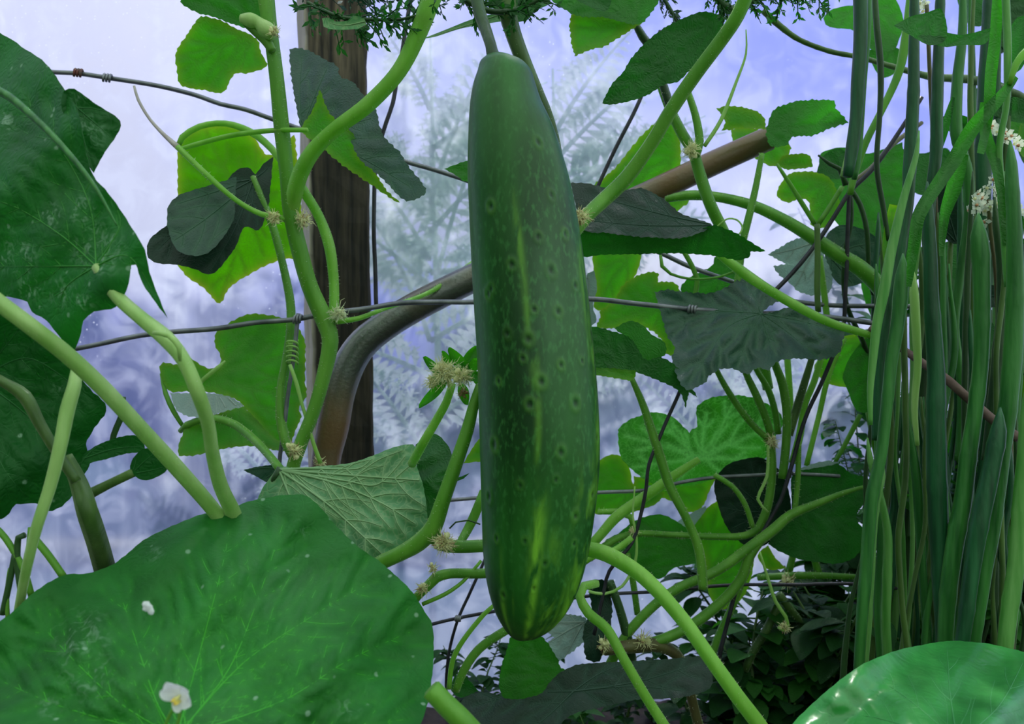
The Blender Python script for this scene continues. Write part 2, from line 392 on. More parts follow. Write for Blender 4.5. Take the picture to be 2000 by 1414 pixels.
def leaf(parent, pieces, hub, Y, mat, veins=None, tilt=(0, 0), cup=0.0, wob=0.0015, teeth=2.2, period=15, grid=None,
         quilt=0.002, vr=2.2, sec=True, spots=None, name='leaf', label=None, nv=5, under=False, seed=None):
    """pieces: list of polygons, or of (polygon, material, dY) for folded blades"""
    rnd = random.Random(seed if seed is not None else int(hub[0] * 7 + hub[1]))
    if not isinstance(pieces[0], tuple) or not isinstance(pieces[0][0], list): pieces = [(pieces, mat, 0.0)]
    mb = MB(); mats = []; A = {'vn': [], 'sp': [], 'ed': []}
    org = at(hub[0], hub[1], Y)
    tubes = []
    f1, f2, p1, p2 = rnd.uniform(.010, .018), rnd.uniform(.010, .02), rnd.uniform(0, 6), rnd.uniform(0, 6)
    for pi, pc in enumerate(pieces):
        poly, pm, dY = pc[0], pc[1], pc[2]
        tl = pc[3] if len(pc) > 3 else tilt
        pv = pc[4] if len(pc) > 4 else veins
        hb = pc[5] if len(pc) > 5 else hub
        ms = LM[pm]
        base = len(mats); mats += list(ms)
        # sharp corners stay sharp
        sharp = set(); n = len(poly)
        for i in range(n):
            a = np.array(poly[i - 1], float) - np.array(poly[i], float); b = np.array(poly[(i + 1) % n], float) - np.array(poly[i], float)
            ca = a.dot(b) / (np.linalg.norm(a) * np.linalg.norm(b) + 1e-9)
            if ca > 0.05: sharp.add(i)
        area = 0.5 * abs(sum(poly[i - 1][0] * poly[i][1] - poly[i][0] * poly[i - 1][1] for i in range(n)))
        st = max(4.0, period / 3.0)
        out = crom(poly, st, True, sharp)
        # teeth
        sgn = 1 if sum(poly[i - 1][0] * poly[i][1] - poly[i][0] * poly[i - 1][1] for i in range(n)) > 0 else -1
        O = []
        s = 0.0; m = len(out); rnd0 = rnd.uniform(0, 6)
        for i in range(m):
            p = out[i]; q = out[(i + 1) % m]; o_ = out[i - 1]
            t = q - o_; L = np.linalg.norm(t) + 1e-9
            nx, ny = t[1] / L * sgn, -t[0] / L * sgn
            k = (s / period + .35 * math.sin(s * .031 + rnd0)) % 1.0
            a = teeth * 1.5 * (k - 0.4) * rnd.uniform(.5, 1.4)
            O.append((p[0] + nx * a, p[1] + ny * a)); s += np.linalg.norm(q - p)
        g = grid or max(4.5, math.sqrt(area) / 48.0)
        xs = [p[0] for p in O]; ys = [p[1] for p in O]
        GX, GY = np.meshgrid(np.arange(min(xs), max(xs), g), np.arange(min(ys), max(ys), g))
        GX = GX + (np.arange(GX.shape[0]) % 2)[:, None] * g * .5
        GX = GX.ravel(); GY = GY.ravel()
        ok = inside(O, GX, GY)
        GX, GY = GX[ok], GY[ok]
        esegs = [(O[i - 1][0], O[i - 1][1], O[i][0], O[i][1]) for i in range(len(O))]
        ed = seg_dist(GX, GY, esegs); ok = ed > g * 0.45
        GX, GY = GX[ok], GY[ok]
        # ---- veins
        hx, hy = hb
        lines = []
        if pv is None:
            tg = []
            cand = sorted(O, key=lambda p: -math.hypot(p[0] - hx, p[1] - hy))
            for c_ in cand:
                a = math.atan2(c_[1] - hy, c_[0] - hx)
                if all(abs((a - b + math.pi) % (2 * math.pi) - math.pi) > R(30) for b, _ in tg):
                    tg.append((a, c_))
                if len(tg) >= nv: break
            mains = [[(hx, hy), t_[1]] for t_ in tg]
        else:
            mains = [([(hx, hy)] + v) if isinstance(v, list) else [(hx, hy), v] for v in pv]
        for ml in mains:
            if len(ml) == 2:
                (x0, y0), (x1, y1) = ml
                bx, by = -(y1 - y0), x1 - x0; kk = rnd.uniform(-.06, .06)
                ml = [ml[0], ((x0 + x1) / 2 + bx * kk, (y0 + y1) / 2 + by * kk), ml[1]]
            c_ = crom(ml, 9)
            c_ = c_[:max(3, int(len(c_) * 0.96))]
            L = sum(np.linalg.norm(c_[i + 1] - c_[i]) for i in range(len(c_) - 1))
            lines.append((c_, vr, 0.5))
            if sec and L > 60:
                nsec = max(2, int(L / 55))
                for k in range(nsec):
                    f = (k + 0.6 + rnd.uniform(-.2, .2)) / (nsec + 0.6)
                    i = min(len(c_) - 2, int(f * len(c_)))
                    d = c_[i + 1] - c_[i]; d = d / (np.linalg.norm(d) + 1e-9)
                    for sd_ in (-1, 1):
                        an = R(rnd.uniform(36, 50)) * sd_
                        e = np.array([d[0] * math.cos(an) - d[1] * math.sin(an), d[0] * math.sin(an) + d[1] * math.cos(an)])
                        ln = (1 - f) * L * 0.42 + L * 0.10
                        e2 = np.array([e[0] * math.cos(-an * .35) - e[1] * math.sin(-an * .35), e[0] * math.sin(-an * .35) + e[1] * math.cos(-an * .35)])
                        p0 = c_[i]; pm_ = p0 + e * ln * .5; p3 = pm_ + e2 * ln * .5
                        lines.append((crom([p0, pm_, p3], 9), vr * 0.5, 0.25))
        vl = []
        for (c_, r0, r1) in lines:
            X = np.array([q[0] for q in c_]); Yq = np.array([q[1] for q in c_])
            ins = inside(O, X, Yq)
            run = []
            for i in range(len(c_)):
                if ins[i]: run.append((X[i], Yq[i], r0 * (1 - .72 * i / len(c_))))
                else:
                    if len(run) > 2: vl.append(run)
                    run = []
            if len(run) > 2: vl.append(run)
        segs = [(a[0], a[1], b[0], b[1]) for run in vl for a, b in zip(run[:-1:2], run[2::2] + ([run[-1]] if len(run) % 2 == 0 else []))]
        def depth(X, Yy, vd=None):
            dx = (X - hub[0]) / 100; dy = (Yy - hub[1]) / 100
            D = Y + dY + tl[0] * dx + tl[1] * dy + cup * (dx * dx + dy * dy)
            D = D + wob * (np.sin(X * f1 + p1) * np.cos(Yy * f2 + p2) * 2 + np.sin((X + Yy) * 0.035 + p2) * .6)
            if vd is not None:
                bul = quilt * (1 - np.exp(-(vd / 14.0) ** 1.5))
                D = D + (bul if under else -bul)
            return D
        allx = np.array([p[0] for p in O] + list(GX)); ally = np.array([p[1] for p in O] + list(GY))
        nO = len(O)
        cv = [Vector((x, y)) for x, y in zip(allx, ally)]
        r_ = delaunay_2d_cdt(cv, [], [list(range(nO))], 1, 1e-4)
        V2 = np.array([(v_.x, v_.y) for v_ in r_[0]]); fc = [tuple(f_) for f_ in r_[2]]
        vd = seg_dist(V2[:, 0], V2[:, 1], segs) if segs else np.full(len(V2), 1e3)
        D = depth(V2[:, 0], V2[:, 1], vd)
        ff = []
        for f_ in fc:
            a, b, c2 = V2[f_[0]], V2[f_[1]], V2[f_[2]]
            cr_ = (b[0] - a[0]) * (c2[1] - a[1]) - (b[1] - a[1]) * (c2[0] - a[0])
            ff.append(f_ if cr_ < 0 else tuple(reversed(f_)))
        mb.add([at(x, y, d) for (x, y), d in zip(V2, D)], ff, base)
        A['vn'] += list(np.exp(-(vd / 3.6) ** 1.4))
        edd = seg_dist(V2[:, 0], V2[:, 1], esegs[::2]) if pm in ('bright', 'glow') else np.full(len(V2), 1e3)
        A['ed'] += list(np.exp(-(edd / 7.0)) * 0.55)
        spv = np.zeros(len(V2))
        for (sx_, sy_, sr_) in (spots or []):
            q = np.hypot(V2[:, 0] - sx_, V2[:, 1] - sy_) / sr_
            spv = np.maximum(spv, np.clip(1.4 - 1.2 * q, 0, 1))
        A['sp'] += list(spv)
        for run in ([] if pm in ('bright', 'glow', 'mid', 'under', 'deep') else vl):
            X = np.array([q[0] for q in run]); Yq = np.array([q[1] for q in run])
            Dv = depth(X, Yq, np.zeros(len(X)))
            P = [at(x, y, d - 0.25 * q[2] / F * d) for x, y, d, q in zip(X, Yq, Dv, run)]
            tubes.append((P, [max(.3, q[2]) / F * d * (1.0 if under else .7) for q, d in zip(run, Dv)], base + 1))
    nA = len(A['vn'])
    mb.attr = A
    for P, rr, mi in tubes:
        mb.tube3(P, rr, 5, mi, cap=False)
    o = mb.build(name, mats, parent, origin=org)
    if label: o['label'] = label
    return o

def loc_ground(px, Y): return (at(px, 0, Y).x, Y, 0)

#@@SETTING
# ================================================================== THE SETTING
def box_mesh(mb, x0, x1, y0, y1, z0, z1, mi=0):
    v = [(x0, y0, z0), (x1, y0, z0), (x1, y1, z0), (x0, y1, z0), (x0, y0, z1), (x1, y0, z1), (x1, y1, z1), (x0, y1, z1)]
    mb.add(v, [(0, 3, 2, 1), (4, 5, 6, 7), (0, 1, 5, 4), (1, 2, 6, 5), (2, 3, 7, 6), (3, 0, 4, 7)], mi)

# soil inside, rough mesh
def ground_mesh(name, x0, x1, y0, y1, nx, ny, amp, mat, z=0.0):
    mb = MB(); rnd = random.Random(3)
    vs = []
    for j in range(ny + 1):
        for i in range(nx + 1):
            vs.append((x0 + (x1 - x0) * i / nx, y0 + (y1 - y0) * j / ny, z + rnd.uniform(-amp, amp)))
    fs = [(j * (nx + 1) + i, j * (nx + 1) + i + 1, (j + 1) * (nx + 1) + i + 1, (j + 1) * (nx + 1) + i) for j in range(ny) for i in range(nx)]
    mb.add(vs, fs)
    return mb.build(name, mat, None, origin=(0, 0, 0))
M_SOIL = simple_mat('soil', (0.006, 0.005, 0.004), 0.95, (0.030, 0.022, 0.015), 60, bump=0.9)
tag(ground_mesh('floor', -1.8, 1.8, -0.8, 1.10, 150, 80, 0.006, M_SOIL), kind='structure')
M_GRASS = simple_mat('outside_grass', (0.05, 0.10, 0.10), 0.9, (0.11, 0.17, 0.16), 9, bump=0.3)
tag(ground_mesh('floor_outside', -9, 9, 1.102, 14.0, 60, 50, 0.012, M_GRASS, -0.01), kind='structure')

# plastic sheet wall: cloudy, stained, softly see-through
def film_mat():
    m, t = new_mat('greenhouse_plastic'); L = t.links.new
    o = N(t, 'ShaderNodeOutputMaterial')
    c = N(t, 'ShaderNodeTexCoord')
    tl = N(t, 'ShaderNodeBsdfTranslucent'); tp = N(t, 'ShaderNodeBsdfTransparent'); gl = N(t, 'ShaderNodeBsdfGlossy'); gl.inputs['Roughness'].default_value = 0.35
    rf = N(t, 'ShaderNodeBsdfRefraction'); rf.inputs['IOR'].default_value = 1.06; rf.inputs['Roughness'].default_value = 0.45
    def noise(sc, det, mapsc=(1, 1, 1), dist=0.0, loc=(0, 0, 0)):
        mm = N(t, 'ShaderNodeMapping'); mm.inputs['Scale'].default_value = mapsc; mm.inputs['Location'].default_value = loc
        L(c.outputs['Object'], mm.inputs[0])
        n = N(t, 'ShaderNodeTexNoise'); n.inputs['Scale'].default_value = sc; n.inputs['Detail'].default_value = det; n.inputs['Distortion'].default_value = dist
        L(mm.outputs[0], n.inputs['Vector']); return n.outputs['Fac']
    def rng(x, a, b, c0=0.0, c1=1.0):
        r = N(t, 'ShaderNodeMapRange'); r.inputs[1].default_value = a; r.inputs[2].default_value = b; r.inputs[3].default_value = c0; r.inputs[4].default_value = c1
        L(x, r.inputs[0]); return r.outputs[0]
    def mth(op, a, b):
        r = N(t, 'ShaderNodeMath', operation=op, use_clamp=True)
        for i, x in enumerate((a, b)):
            if isinstance(x, float): r.inputs[i].default_value = x
            else: L(x, r.inputs[i])
        return r.outputs[0]
    big = rng(noise(3.2, 4, dist=0.6), 0.36, 0.66)
    mott = rng(noise(26, 7, dist=0.8), 0.42, 0.66)
    drip = rng(noise(34, 5, (1, 1, 0.10)), 0.50, 0.72)
    v = N(t, 'ShaderNodeTexVoronoi'); v.inputs['Scale'].default_value = 210; L(c.outputs['Object'], v.inputs['Vector'])
    sx = N(t, 'ShaderNodeSeparateColor'); L(v.outputs['Color'], sx.inputs[0])
    drop = mth('MULTIPLY', rng(v.outputs['Distance'], 0.34, 0.16), rng(sx.outputs[0], 0.80, 0.86))
    drop = mth('MULTIPLY', drop, rng(noise(6, 3, loc=(3, 0, 1)), 0.45, 0.62))
    dirt = mth('ADD', mth('MULTIPLY', big, 0.55), mth('ADD', mth('MULTIPLY', mott, 0.42), mth('MULTIPLY', drip, 0.30)))
    dirt = mth('MAXIMUM', dirt, drop)
    q = N(t, 'ShaderNodeMix', data_type='RGBA'); q.inputs[6].default_value = (0.22, 0.25, 0.56, 1); q.inputs[7].default_value = (0.76, 0.80, 0.93, 1)
    L(dirt, q.inputs[0]); L(q.outputs[2], tl.inputs['Color'])
    rf.inputs['Color'].default_value = (0.88, 0.90, 0.98, 1)
    mx = N(t, 'ShaderNodeMixShader'); L(rng(dirt, 0.0, 1.0, 0.40, 0.80), mx.inputs[0])
    L(rf.outputs[0], mx.inputs[1]); L(tl.outputs[0], mx.inputs[2])
    m2 = N(t, 'ShaderNodeMixShader'); m2.inputs[0].default_value = 0.04; L(mx.outputs[0], m2.inputs[1]); L(gl.outputs[0], m2.inputs[2])
    L(m2.outputs[0], o.inputs[0])
    return m
M_FILM = film_mat()
mb = MB(); nx, nz = 160, 90
vs = []; rnd = random.Random(5)
for j in range(nz + 1):
    for i in range(nx + 1):
        x = -1.8 + 3.6 * i / nx; top = 1.9 if x < 0.32 else 1.9 - 0.72 * min(1, (x - 0.32) / 0.1); z = -0.02 + top * j / nz   # made-up low edge on the right, out of view, lets sun reach the leaves
        vs.append((x, 1.06 + 0.006 * math.sin(x * 5 + z * 1.5) + 0.003 * math.sin(x * 17 + z * 3) + 0.002 * math.sin(z * 11 + x * 2), z))
mb.add(vs, [(j * (nx + 1) + i, j * (nx + 1) + i + 1, (j + 1) * (nx + 1) + i + 1, (j + 1) * (nx + 1) + i) for j in range(nz) for i in range(nx)])
film = tag(mb.build('wall_back', M_FILM, None, origin=(0, 0, 0)), kind='structure')

# ------------------------------------------------------------------ outside
M_OUTLEAF = [leaf_mat('outside_leaf_%d' % i, c, tuple(x * 1.2 for x in c), 0.3, 0.7, netw=0)[0] for i, c in enumerate([(0.05, 0.09, 0.16), (0.07, 0.12, 0.18), (0.12, 0.19, 0.22)])]
M_FROND = leaf_mat('frond_leaf', (0.70, 0.88, 0.70), (0.75, 0.95, 0.72), 0.6, 0.6, netw=0)[0]
M_BARK = simple_mat('shrub_bark', (0.10, 0.09, 0.10), 0.9, (0.18, 0.16, 0.16), 30)
def shrub(x, y, rx, rz, h, mi, label, n=1500):
    rnd = random.Random(int(x * 100 + y * 10))
    e = empty('shrub', (x, y, 0), label, 'shrub', None)
    mb = MB()
    for _ in range(n):
        th = rnd.uniform(0, 2 * math.pi); u = rnd.uniform(-1, 1); rr = rnd.uniform(.55, 1) ** .5 * (1 + .25 * math.sin(3 * th + 2 * u))
        p = Vector((x + rx * rr * math.cos(th) * math.sqrt(1 - u * u), y + rx * rr * math.sin(th) * math.sqrt(1 - u * u), h + rz * rr * u))
        if p.z < 0.02: continue
        d = Vector((rnd.gauss(0, 1), rnd.gauss(0, 1), rnd.gauss(0, 1))).normalized(); s = rnd.uniform(.03, .07)
        a = d.orthogonal().normalized() * s * .5
        mb.add([p, p + d * s * .5 + a, p + d * s, p + d * s * .5 - a], [(0, 1, 2, 3)])
    mb.build('foliage', M_OUTLEAF[mi], e)
    mb = MB(); 
    for k in range(3):
        mb.tube3([(x, y, -0.02), (x + rnd.uniform(-.05, .05), y, h * .5), (x + rnd.uniform(-.2, .2), y, h)], [.025, .02, .01], 6)
    mb.build('trunk', M_BARK, e)
shrub(-1.75, 2.6, .48, .40, .42, 0, 'blurred dark shrub outside beyond the plastic, furthest left')
shrub(-0.82, 2.5, .38, .34, .34, 0, 'blurred dark blue-green shrub outside, left of the wooden post')
shrub(0.05, 2.7, .40, .30, .36, 1, 'blurred low shrub outside behind the cucumber')
shrub(0.95, 2.6, .42, .36, .35, 1, 'blurred shrub outside behind the climbing leaves, right of the cucumber')
shrub(1.92, 2.6, .45, .50, .50, 0, 'blurred shrub outside behind the tall green stalks')
# timber edging outside
M_EDGE = simple_mat('outside_timber', (0.45, 0.42, 0.30), 0.8, (0.62, 0.58, 0.44), 12, stretch=(1, 6, 6))
mb = MB(); box_mesh(mb, -3.0, 3.0, 1.88, 1.95, -0.01, 0.035)
tag(mb.build('timber_edging', M_EDGE, None, smooth=False, origin=(0, 1.9, 0)), 'pale low timber edging lying on the ground outside the plastic', 'edging')

def frond(parent, base, ang, ln, width, n, rnd, droop=0.3):
    mb = MB(); pts = []; p = Vector(base); a = ang
    for i in range(n + 1):
        pts.append(p.copy()); p = p + Vector((math.sin(a), 0.02 * math.sin(i), math.cos(a))) * ln / n; a += droop * (1 if ang > 0 else -1) / n
        p.y = min(max(p.y, 1.10), 1.2)
    mb.tube3(pts, [0.0035 * (1 - .8 * i / n) + .0008 for i in range(n + 1)], 5)
    for i in range(1, n):
        t = (pts[i + 1] - pts[i - 1]).normalized(); s = Vector((t.z, 0, -t.x))
        for sg in (-1, 1):
            l = width * math.sin(math.pi * (i / n) ** .7 * .95 + .12) * rnd.uniform(.7, 1.2)
            d = (s * sg + t * 0.5 + Vector((0, rnd.uniform(-.1, .1), 0))).normalized()
            q = pts[i]; up = t * l * 0.17
            e = q + d * l - Vector((0, 0, l * .15)); m = q + d * l * .5
            mb.add([q, m + up, e, m - up], [(0, 1, 2, 3)])
            for kk in (.35, .6, .8):
                b = q.lerp(e, kk)
                for s2 in (-1, 1):
                    dd = (d + t * s2 * 1.1).normalized() * l * .25
                    mb.add([b, b + dd * .5 + d * l * .04, b + dd, b + dd * .5 - d * l * .04], [(0, 1, 2, 3)])
    return mb.build('frond', M_FROND, parent)
def frond_plant(x, h, specs, label):
    rnd = random.Random(int(x * 1000) + 5)
    e = empty('feathery_plant', (x, 1.15, -0.01), label, 'plant')
    mb = MB(); mb.tube3([(x, 1.15, -0.01), (x + .01, 1.14, h * .5), (x, 1.13, h)], [.006, .005, .002], 6); mb.build('stem', M_FROND, e)
    for (z, a, l, wd) in specs:
        frond(e, (x, 1.13, z), a, l, wd, 16, rnd)
frond_plant(-0.12, 0.95, [(0.55, .2, .38, .07), (.62, -.5, .22, .06), (.66, .7, .25, .06), (.72, -.9, .18, .05), (.5, 1.0, .22, .06), (.78, .9, .2, .05), (.45, -1.1, .2, .06), (.6, 1.4, .16, .05), (.38, .9, .2, .05), (.84, -.4, .15, .04), (.70, .25, .26, .06), (.58, -.8, .2, .06), (.5, -.3, .2, .05), (.44, 1.3, .2, .05), (.32, -.5, .2, .05)], 'pale feathery plant pressed to the outside of the plastic between post and cucumber')
frond_plant(0.06, 0.90, [(0.70, .9, .26, .06), (.74, 1.3, .24, .05), (.68, 1.5, .24, .05), (.62, 1.2, .2, .05), (.8, .5, .2, .05), (.72, 1.1, .27, .055), (.76, .7, .22, .05), (.66, 1.35, .25, .05), (.5, 1.2, .2, .05), (.42, .9, .2, .05)], 'pale feathery plant outside the plastic, just right of the cucumber top')
frond_plant(0.32, 0.55, [(0.35, .5, .2, .05), (.3, -.6, .2, .05), (.42, 1.2, .2, .05), (.42, -.2, .18, .05)], 'low pale feathery plant outside behind the dark hanging leaf')
frond_plant(-0.36, 0.5, [(0.2, .3, .2, .04), (.3, -.7, .16, .04), (.36, .8, .16, .04)], 'small pale feathery plant outside, left of the post')

#@@OBJECTS
# ================================================================== POST, PIPE, WIRE
def wood_mat():
    m, t = new_mat('weathered_wood'); L = t.links.new
    o = N(t, 'ShaderNodeOutputMaterial'); p = N(t, 'ShaderNodeBsdfPrincipled'); p.inputs['Roughness'].default_value = .85
    c = N(t, 'ShaderNodeTexCoord'); mm = N(t, 'ShaderNodeMapping'); mm.inputs['Scale'].default_value = (1, 1, .06); L(c.outputs['Object'], mm.inputs[0])
    n = N(t, 'ShaderNodeTexNoise'); n.inputs['Scale'].default_value = 130; n.inputs['Detail'].default_value = 6; n.inputs['Distortion'].default_value = .4; L(mm.outputs[0], n.inputs['Vector'])
    r = N(t, 'ShaderNodeValToRGB'); r.color_ramp.elements[0].position = .36; r.color_ramp.elements[1].position = .68
    r.color_ramp.elements[0].color = (.010, .007, .005, 1); r.color_ramp.elements[1].color = (.15, .115, .075, 1)
    L(n.outputs['Fac'], r.inputs[0])
    # darker towards the bottom
    n2 = N(t, 'ShaderNodeTexNoise'); n2.inputs['Scale'].default_value = 7; L(c.outputs['Object'], n2.inputs['Vector'])
    sx = N(t, 'ShaderNodeSeparateXYZ'); L(c.outputs['Object'], sx.inputs[0])
    ad = N(t, 'ShaderNodeMath', operation='MULTIPLY_ADD'); ad.inputs[1].default_value = .25; L(n2.outputs['Fac'], ad.inputs[0]); L(sx.outputs['Z'], ad.inputs[2])
    mr = N(t, 'ShaderNodeMapRange'); mr.inputs[1].default_value = .85; mr.inputs[2].default_value = 1.0; mr.inputs[3].default_value = .32; mr.inputs[4].default_value = 1.0
    L(ad.outputs[0], mr.inputs[0])
    q = N(t, 'ShaderNodeMix', data_type='RGBA', blend_type='MULTIPLY'); q.inputs[0].default_value = 1.0
    L(r.outputs[0], q.inputs[6]); L(mr.outputs[0], q.inputs[7])
    ab = N(t, 'ShaderNodeAttribute', attribute_name='lit_face'); q2 = N(t, 'ShaderNodeMix', data_type='RGBA'); q3 = N(t, 'ShaderNodeMix', data_type='RGBA')
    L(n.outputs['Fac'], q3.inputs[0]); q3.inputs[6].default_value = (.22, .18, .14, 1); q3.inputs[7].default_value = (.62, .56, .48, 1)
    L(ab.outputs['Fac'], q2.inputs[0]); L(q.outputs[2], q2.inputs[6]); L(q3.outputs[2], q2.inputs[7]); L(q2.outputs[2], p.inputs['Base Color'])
    b = N(t, 'ShaderNodeBump'); b.inputs['Strength'].default_value = .8; b.inputs['Distance'].default_value = .003; L(n.outputs['Fac'], b.inputs['Height']); L(b.outputs[0], p.inputs['Normal'])
    L(p.outputs[0], o.inputs[0]); return m
M_WOOD = wood_mat()
mb = MB(); rnd = random.Random(2)
def lerp(a, b, t): return a + (b - a) * t
# four corners of the section at frame-top height and at the soil
secs = []
A0, A1 = at(569, -420, .985), at(612, 1414, .985)
B0, B1 = at(586, -420, .925), at(627, 1414, .925)
C0, C1 = at(709, -420, .945), at(741, 1414, .945)
D0 = A0 + (C0 - B0); D1 = A1 + (C1 - B1)
nseg = 60
rings = []
for i in range(nseg + 1):
    t = i / nseg; ring = []
    cs = [lerp(a, b, t) for a, b in ((A0, A1), (B0, B1), (C0, C1), (D0, D1))]
    for k in range(4):
        a, b = cs[k], cs[(k + 1) % 4]
        for u in (0.06, 0.35, 0.65, 0.94):
            q = a.lerp(b, u); q = q + Vector((rnd.uniform(-1, 1), rnd.uniform(-1, 1), 0)) * .0011
            ring.append(q)
    rings.append(ring)
m_ = 16
mb.add([v for r_ in rings for v in r_], [(i * m_ + k, (i + 1) * m_ + k, (i + 1) * m_ + (k + 1) % m_, i * m_ + (k + 1) % m_) for i in range(nseg) for k in range(m_)] + [tuple(range(m_)), tuple(nseg * m_ + k for k in reversed(range(m_)))])
mb.attr = {'lit_face': [1.0 if k in (0, 1, 2, 3) else 0.0 for r_ in rings for k in range(16)]}  # left face paler: light falling on that side, painted into the wood colour
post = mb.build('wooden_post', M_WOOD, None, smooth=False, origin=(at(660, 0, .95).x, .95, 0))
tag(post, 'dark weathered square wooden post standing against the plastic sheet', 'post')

def pipe_mat():
    m, t = new_mat('galvanised_rusty'); L = t.links.new
    o = N(t, 'ShaderNodeOutputMaterial'); p = N(t, 'ShaderNodeBsdfPrincipled')
    c = N(t, 'ShaderNodeTexCoord')
    n = N(t, 'ShaderNodeTexNoise'); n.inputs['Scale'].default_value = 22; n.inputs['Detail'].default_value = 7; L(c.outputs['Object'], n.inputs['Vector'])
    a = N(t, 'ShaderNodeAttribute', attribute_name='rust')
    s = N(t, 'ShaderNodeMath', operation='ADD'); L(n.outputs['Fac'], s.inputs[0]); L(a.outputs['Fac'], s.inputs[1])
    r = N(t, 'ShaderNodeValToRGB'); e = r.color_ramp.elements
    e[0].position = .45; e[0].color = (.20, .21, .20, 1); e[1].position = 1.25 if False else 1.0; e[1].color = (.17, .10, .045, 1)
    e2 = r.color_ramp.elements.new(.75); e2.color = (.16, .13, .085, 1)
    L(s.outputs[0], r.inputs[0]); L(r.outputs[0], p.inputs['Base Color'])
    mr = N(t, 'ShaderNodeMapRange'); mr.inputs[1].default_value = .5; mr.inputs[2].default_value = .9; mr.inputs[3].default_value = .8; mr.inputs[4].default_value = .1
    L(s.outputs[0], mr.inputs[0]); L(mr.outputs[0], p.inputs['Metallic'])
    p.inputs['Roughness'].default_value = .33
    n4 = N(t, 'ShaderNodeTexNoise'); n4.inputs['Scale'].default_value = 300; L(c.outputs['Object'], n4.inputs['Vector'])
    b = N(t, 'ShaderNodeBump'); b.inputs['Strength'].default_value = .35; b.inputs['Distance'].default_value = .001; L(n4.outputs['Fac'], b.inputs['Height']); L(b.outputs[0], p.inputs['Normal'])
    L(p.outputs[0], o.inputs[0]); return m
M_PIPE = pipe_mat()
pp = [(628, 1330, .80, 27), (632, 1000, .80, 27), (637, 900, .80, 28), (650, 835, .80, 31), (662, 770, .80, 31), (682, 712, .80, 31), (712, 668, .80, 30), (758, 632, .80, 29), (810, 600, .80, 29), (868, 570, .80, 28.5), (930, 540, .80, 28),
      (1040, 487, .80, 27), (1150, 433, .79, 26), (1270, 377, .785, 25), (1390, 320, .78, 24), (1500, 271, .775, 23.5)]
c_ = crom(pp, 12); mb = MB()
P = [at(q[0], q[1], q[2]) for q in c_]; RR = [q[3] / F * q[2] for q in c_]
mb.tube3(P, RR, 20, 0, cap=False)
rust = []
for q in c_:
    v = 0.0
    if q[1] > 700 and q[0] < 720: v = min(.45, (q[1] - 700) / 250)
    if q[0] > 1150: v = min(.42, (q[0] - 1150) / 350)
    rust += [v] * 20
# rim and dark bore of the open end
d = (P[-1] - P[-2]).normalized()
mb.tube3([P[-1] - d * .0005, P[-1] + d * .0012, P[-1] + d * .0012, P[-1] - d * .02], [RR[-1], RR[-1], RR[-1] * .86, RR[-1] * .84], 20, 0, cap=True)
mb.attr = {'rust': rust + [.4] * 80}
tag(mb.build('metal_pipe', M_PIPE, None), 'bent grey metal pipe with rusty open end, rising behind the cucumber', 'pipe')
# end cap of rust inside pipe (bore plug is part of the tube above)

M_WIRE = simple_mat('galvanised_wire', (.13, .14, .16), .5, (.25, .26, .28), 60, metal=.6)
M_WIRED = simple_mat('dark_wire', (.012, .012, .018), .5, (.04, .04, .05), 60, metal=.3)
M_WRUST = simple_mat('rusty_wire', (.16, .04, .035), .7, (.10, .08, .07), 200, metal=.2)
fence = empty('wire_fence', (0, .78, 0), 'sagging square-mesh wire fence the vines climb on', 'fence')
def wire(name, pts, r, Y, dark=False, wob=.4):
    mb = MB(); px_tube(mb, pts, r, Y, 6, wob=wob, step=16); return mb.build(name, M_WIRED if dark else M_WIRE, fence)
def knot(px, py, Y, r=8, mat=None, ang=0.1):
    mb = MB(); pts = []
    for i in range(33):
        a = i / 32 * 2 * math.pi * 3
        u = (i / 32 - .5) * r * 2.0
        pts.append(at(px + u * math.cos(ang) + math.cos(a) * 1.0, py + u * math.sin(ang) + math.sin(a) * r * .75, Y + math.cos(a) * r * .75 / F * Y))
    mb.tube3(pts, 2.6 / F * Y, 6); return mb.build('wire_knot', mat or M_WIRE, fence)
wire('horizontal_wire', [(-40, 128), (60, 136), (105, 141), (150, 143), (210, 152), (300, 166), (380, 185), (430, 203), (480, 214), (530, 232), (575, 248), (680, 280), (800, 318), (850, 332), (905, 350), (1000, 385), (1150, 440), (1290, 494), (1350, 522), (1430, 550), (1500, 576), (1560, 590), (1640, 597), (1750, 598), (1860, 600)], 4.6, .76)
knot(152, 142, .757, 9, M_WRUST); knot(209, 152, .757, 9)
wire('horizontal_wire', [(-40, 705), (60, 692), (148, 681), (270, 656), (340, 648), (420, 642), (500, 630), (575, 624), (640, 612), (720, 602), (780, 592), (850, 590), (920, 590), (1150, 584), (1250, 594), (1350, 604), (1480, 612), (1530, 612), (1640, 622), (1760, 640)], [5.0] * 20, [.70][0])
knot(581, 623, .698, 9, None, -.1); knot(1352, 604, .698, 9)
wire('horizontal_wire', [(800, 985), (940, 972), (1165, 962), (1265, 957), (1330, 942), (1400, 932), (1480, 928), (1545, 925), (1640, 930)], 3.6, .76)
knot(1268, 957, .757, 9); knot(1540, 926, .757, 7)
wire('horizontal_wire', [(760, 1245), (845, 1219), (895, 1207), (960, 1195), (1070, 1175), (1180, 1161), (1290, 1155), (1390, 1145), (1450, 1142), (1560, 1142), (1660, 1140), (1760, 1150)], 3.4, .76, True)
knot(895, 1208, .757, 6)
wire('horizontal_wire', [(1250, 1345), (1430, 1332), (1560, 1318), (1650, 1305), (1780, 1290)], 2.6, .9, True)
wire('vertical_wire', [(583, 612), (578, 660), (570, 720), (560, 790), (553, 850), (546, 905), (548, 980)], 4.2, .70)
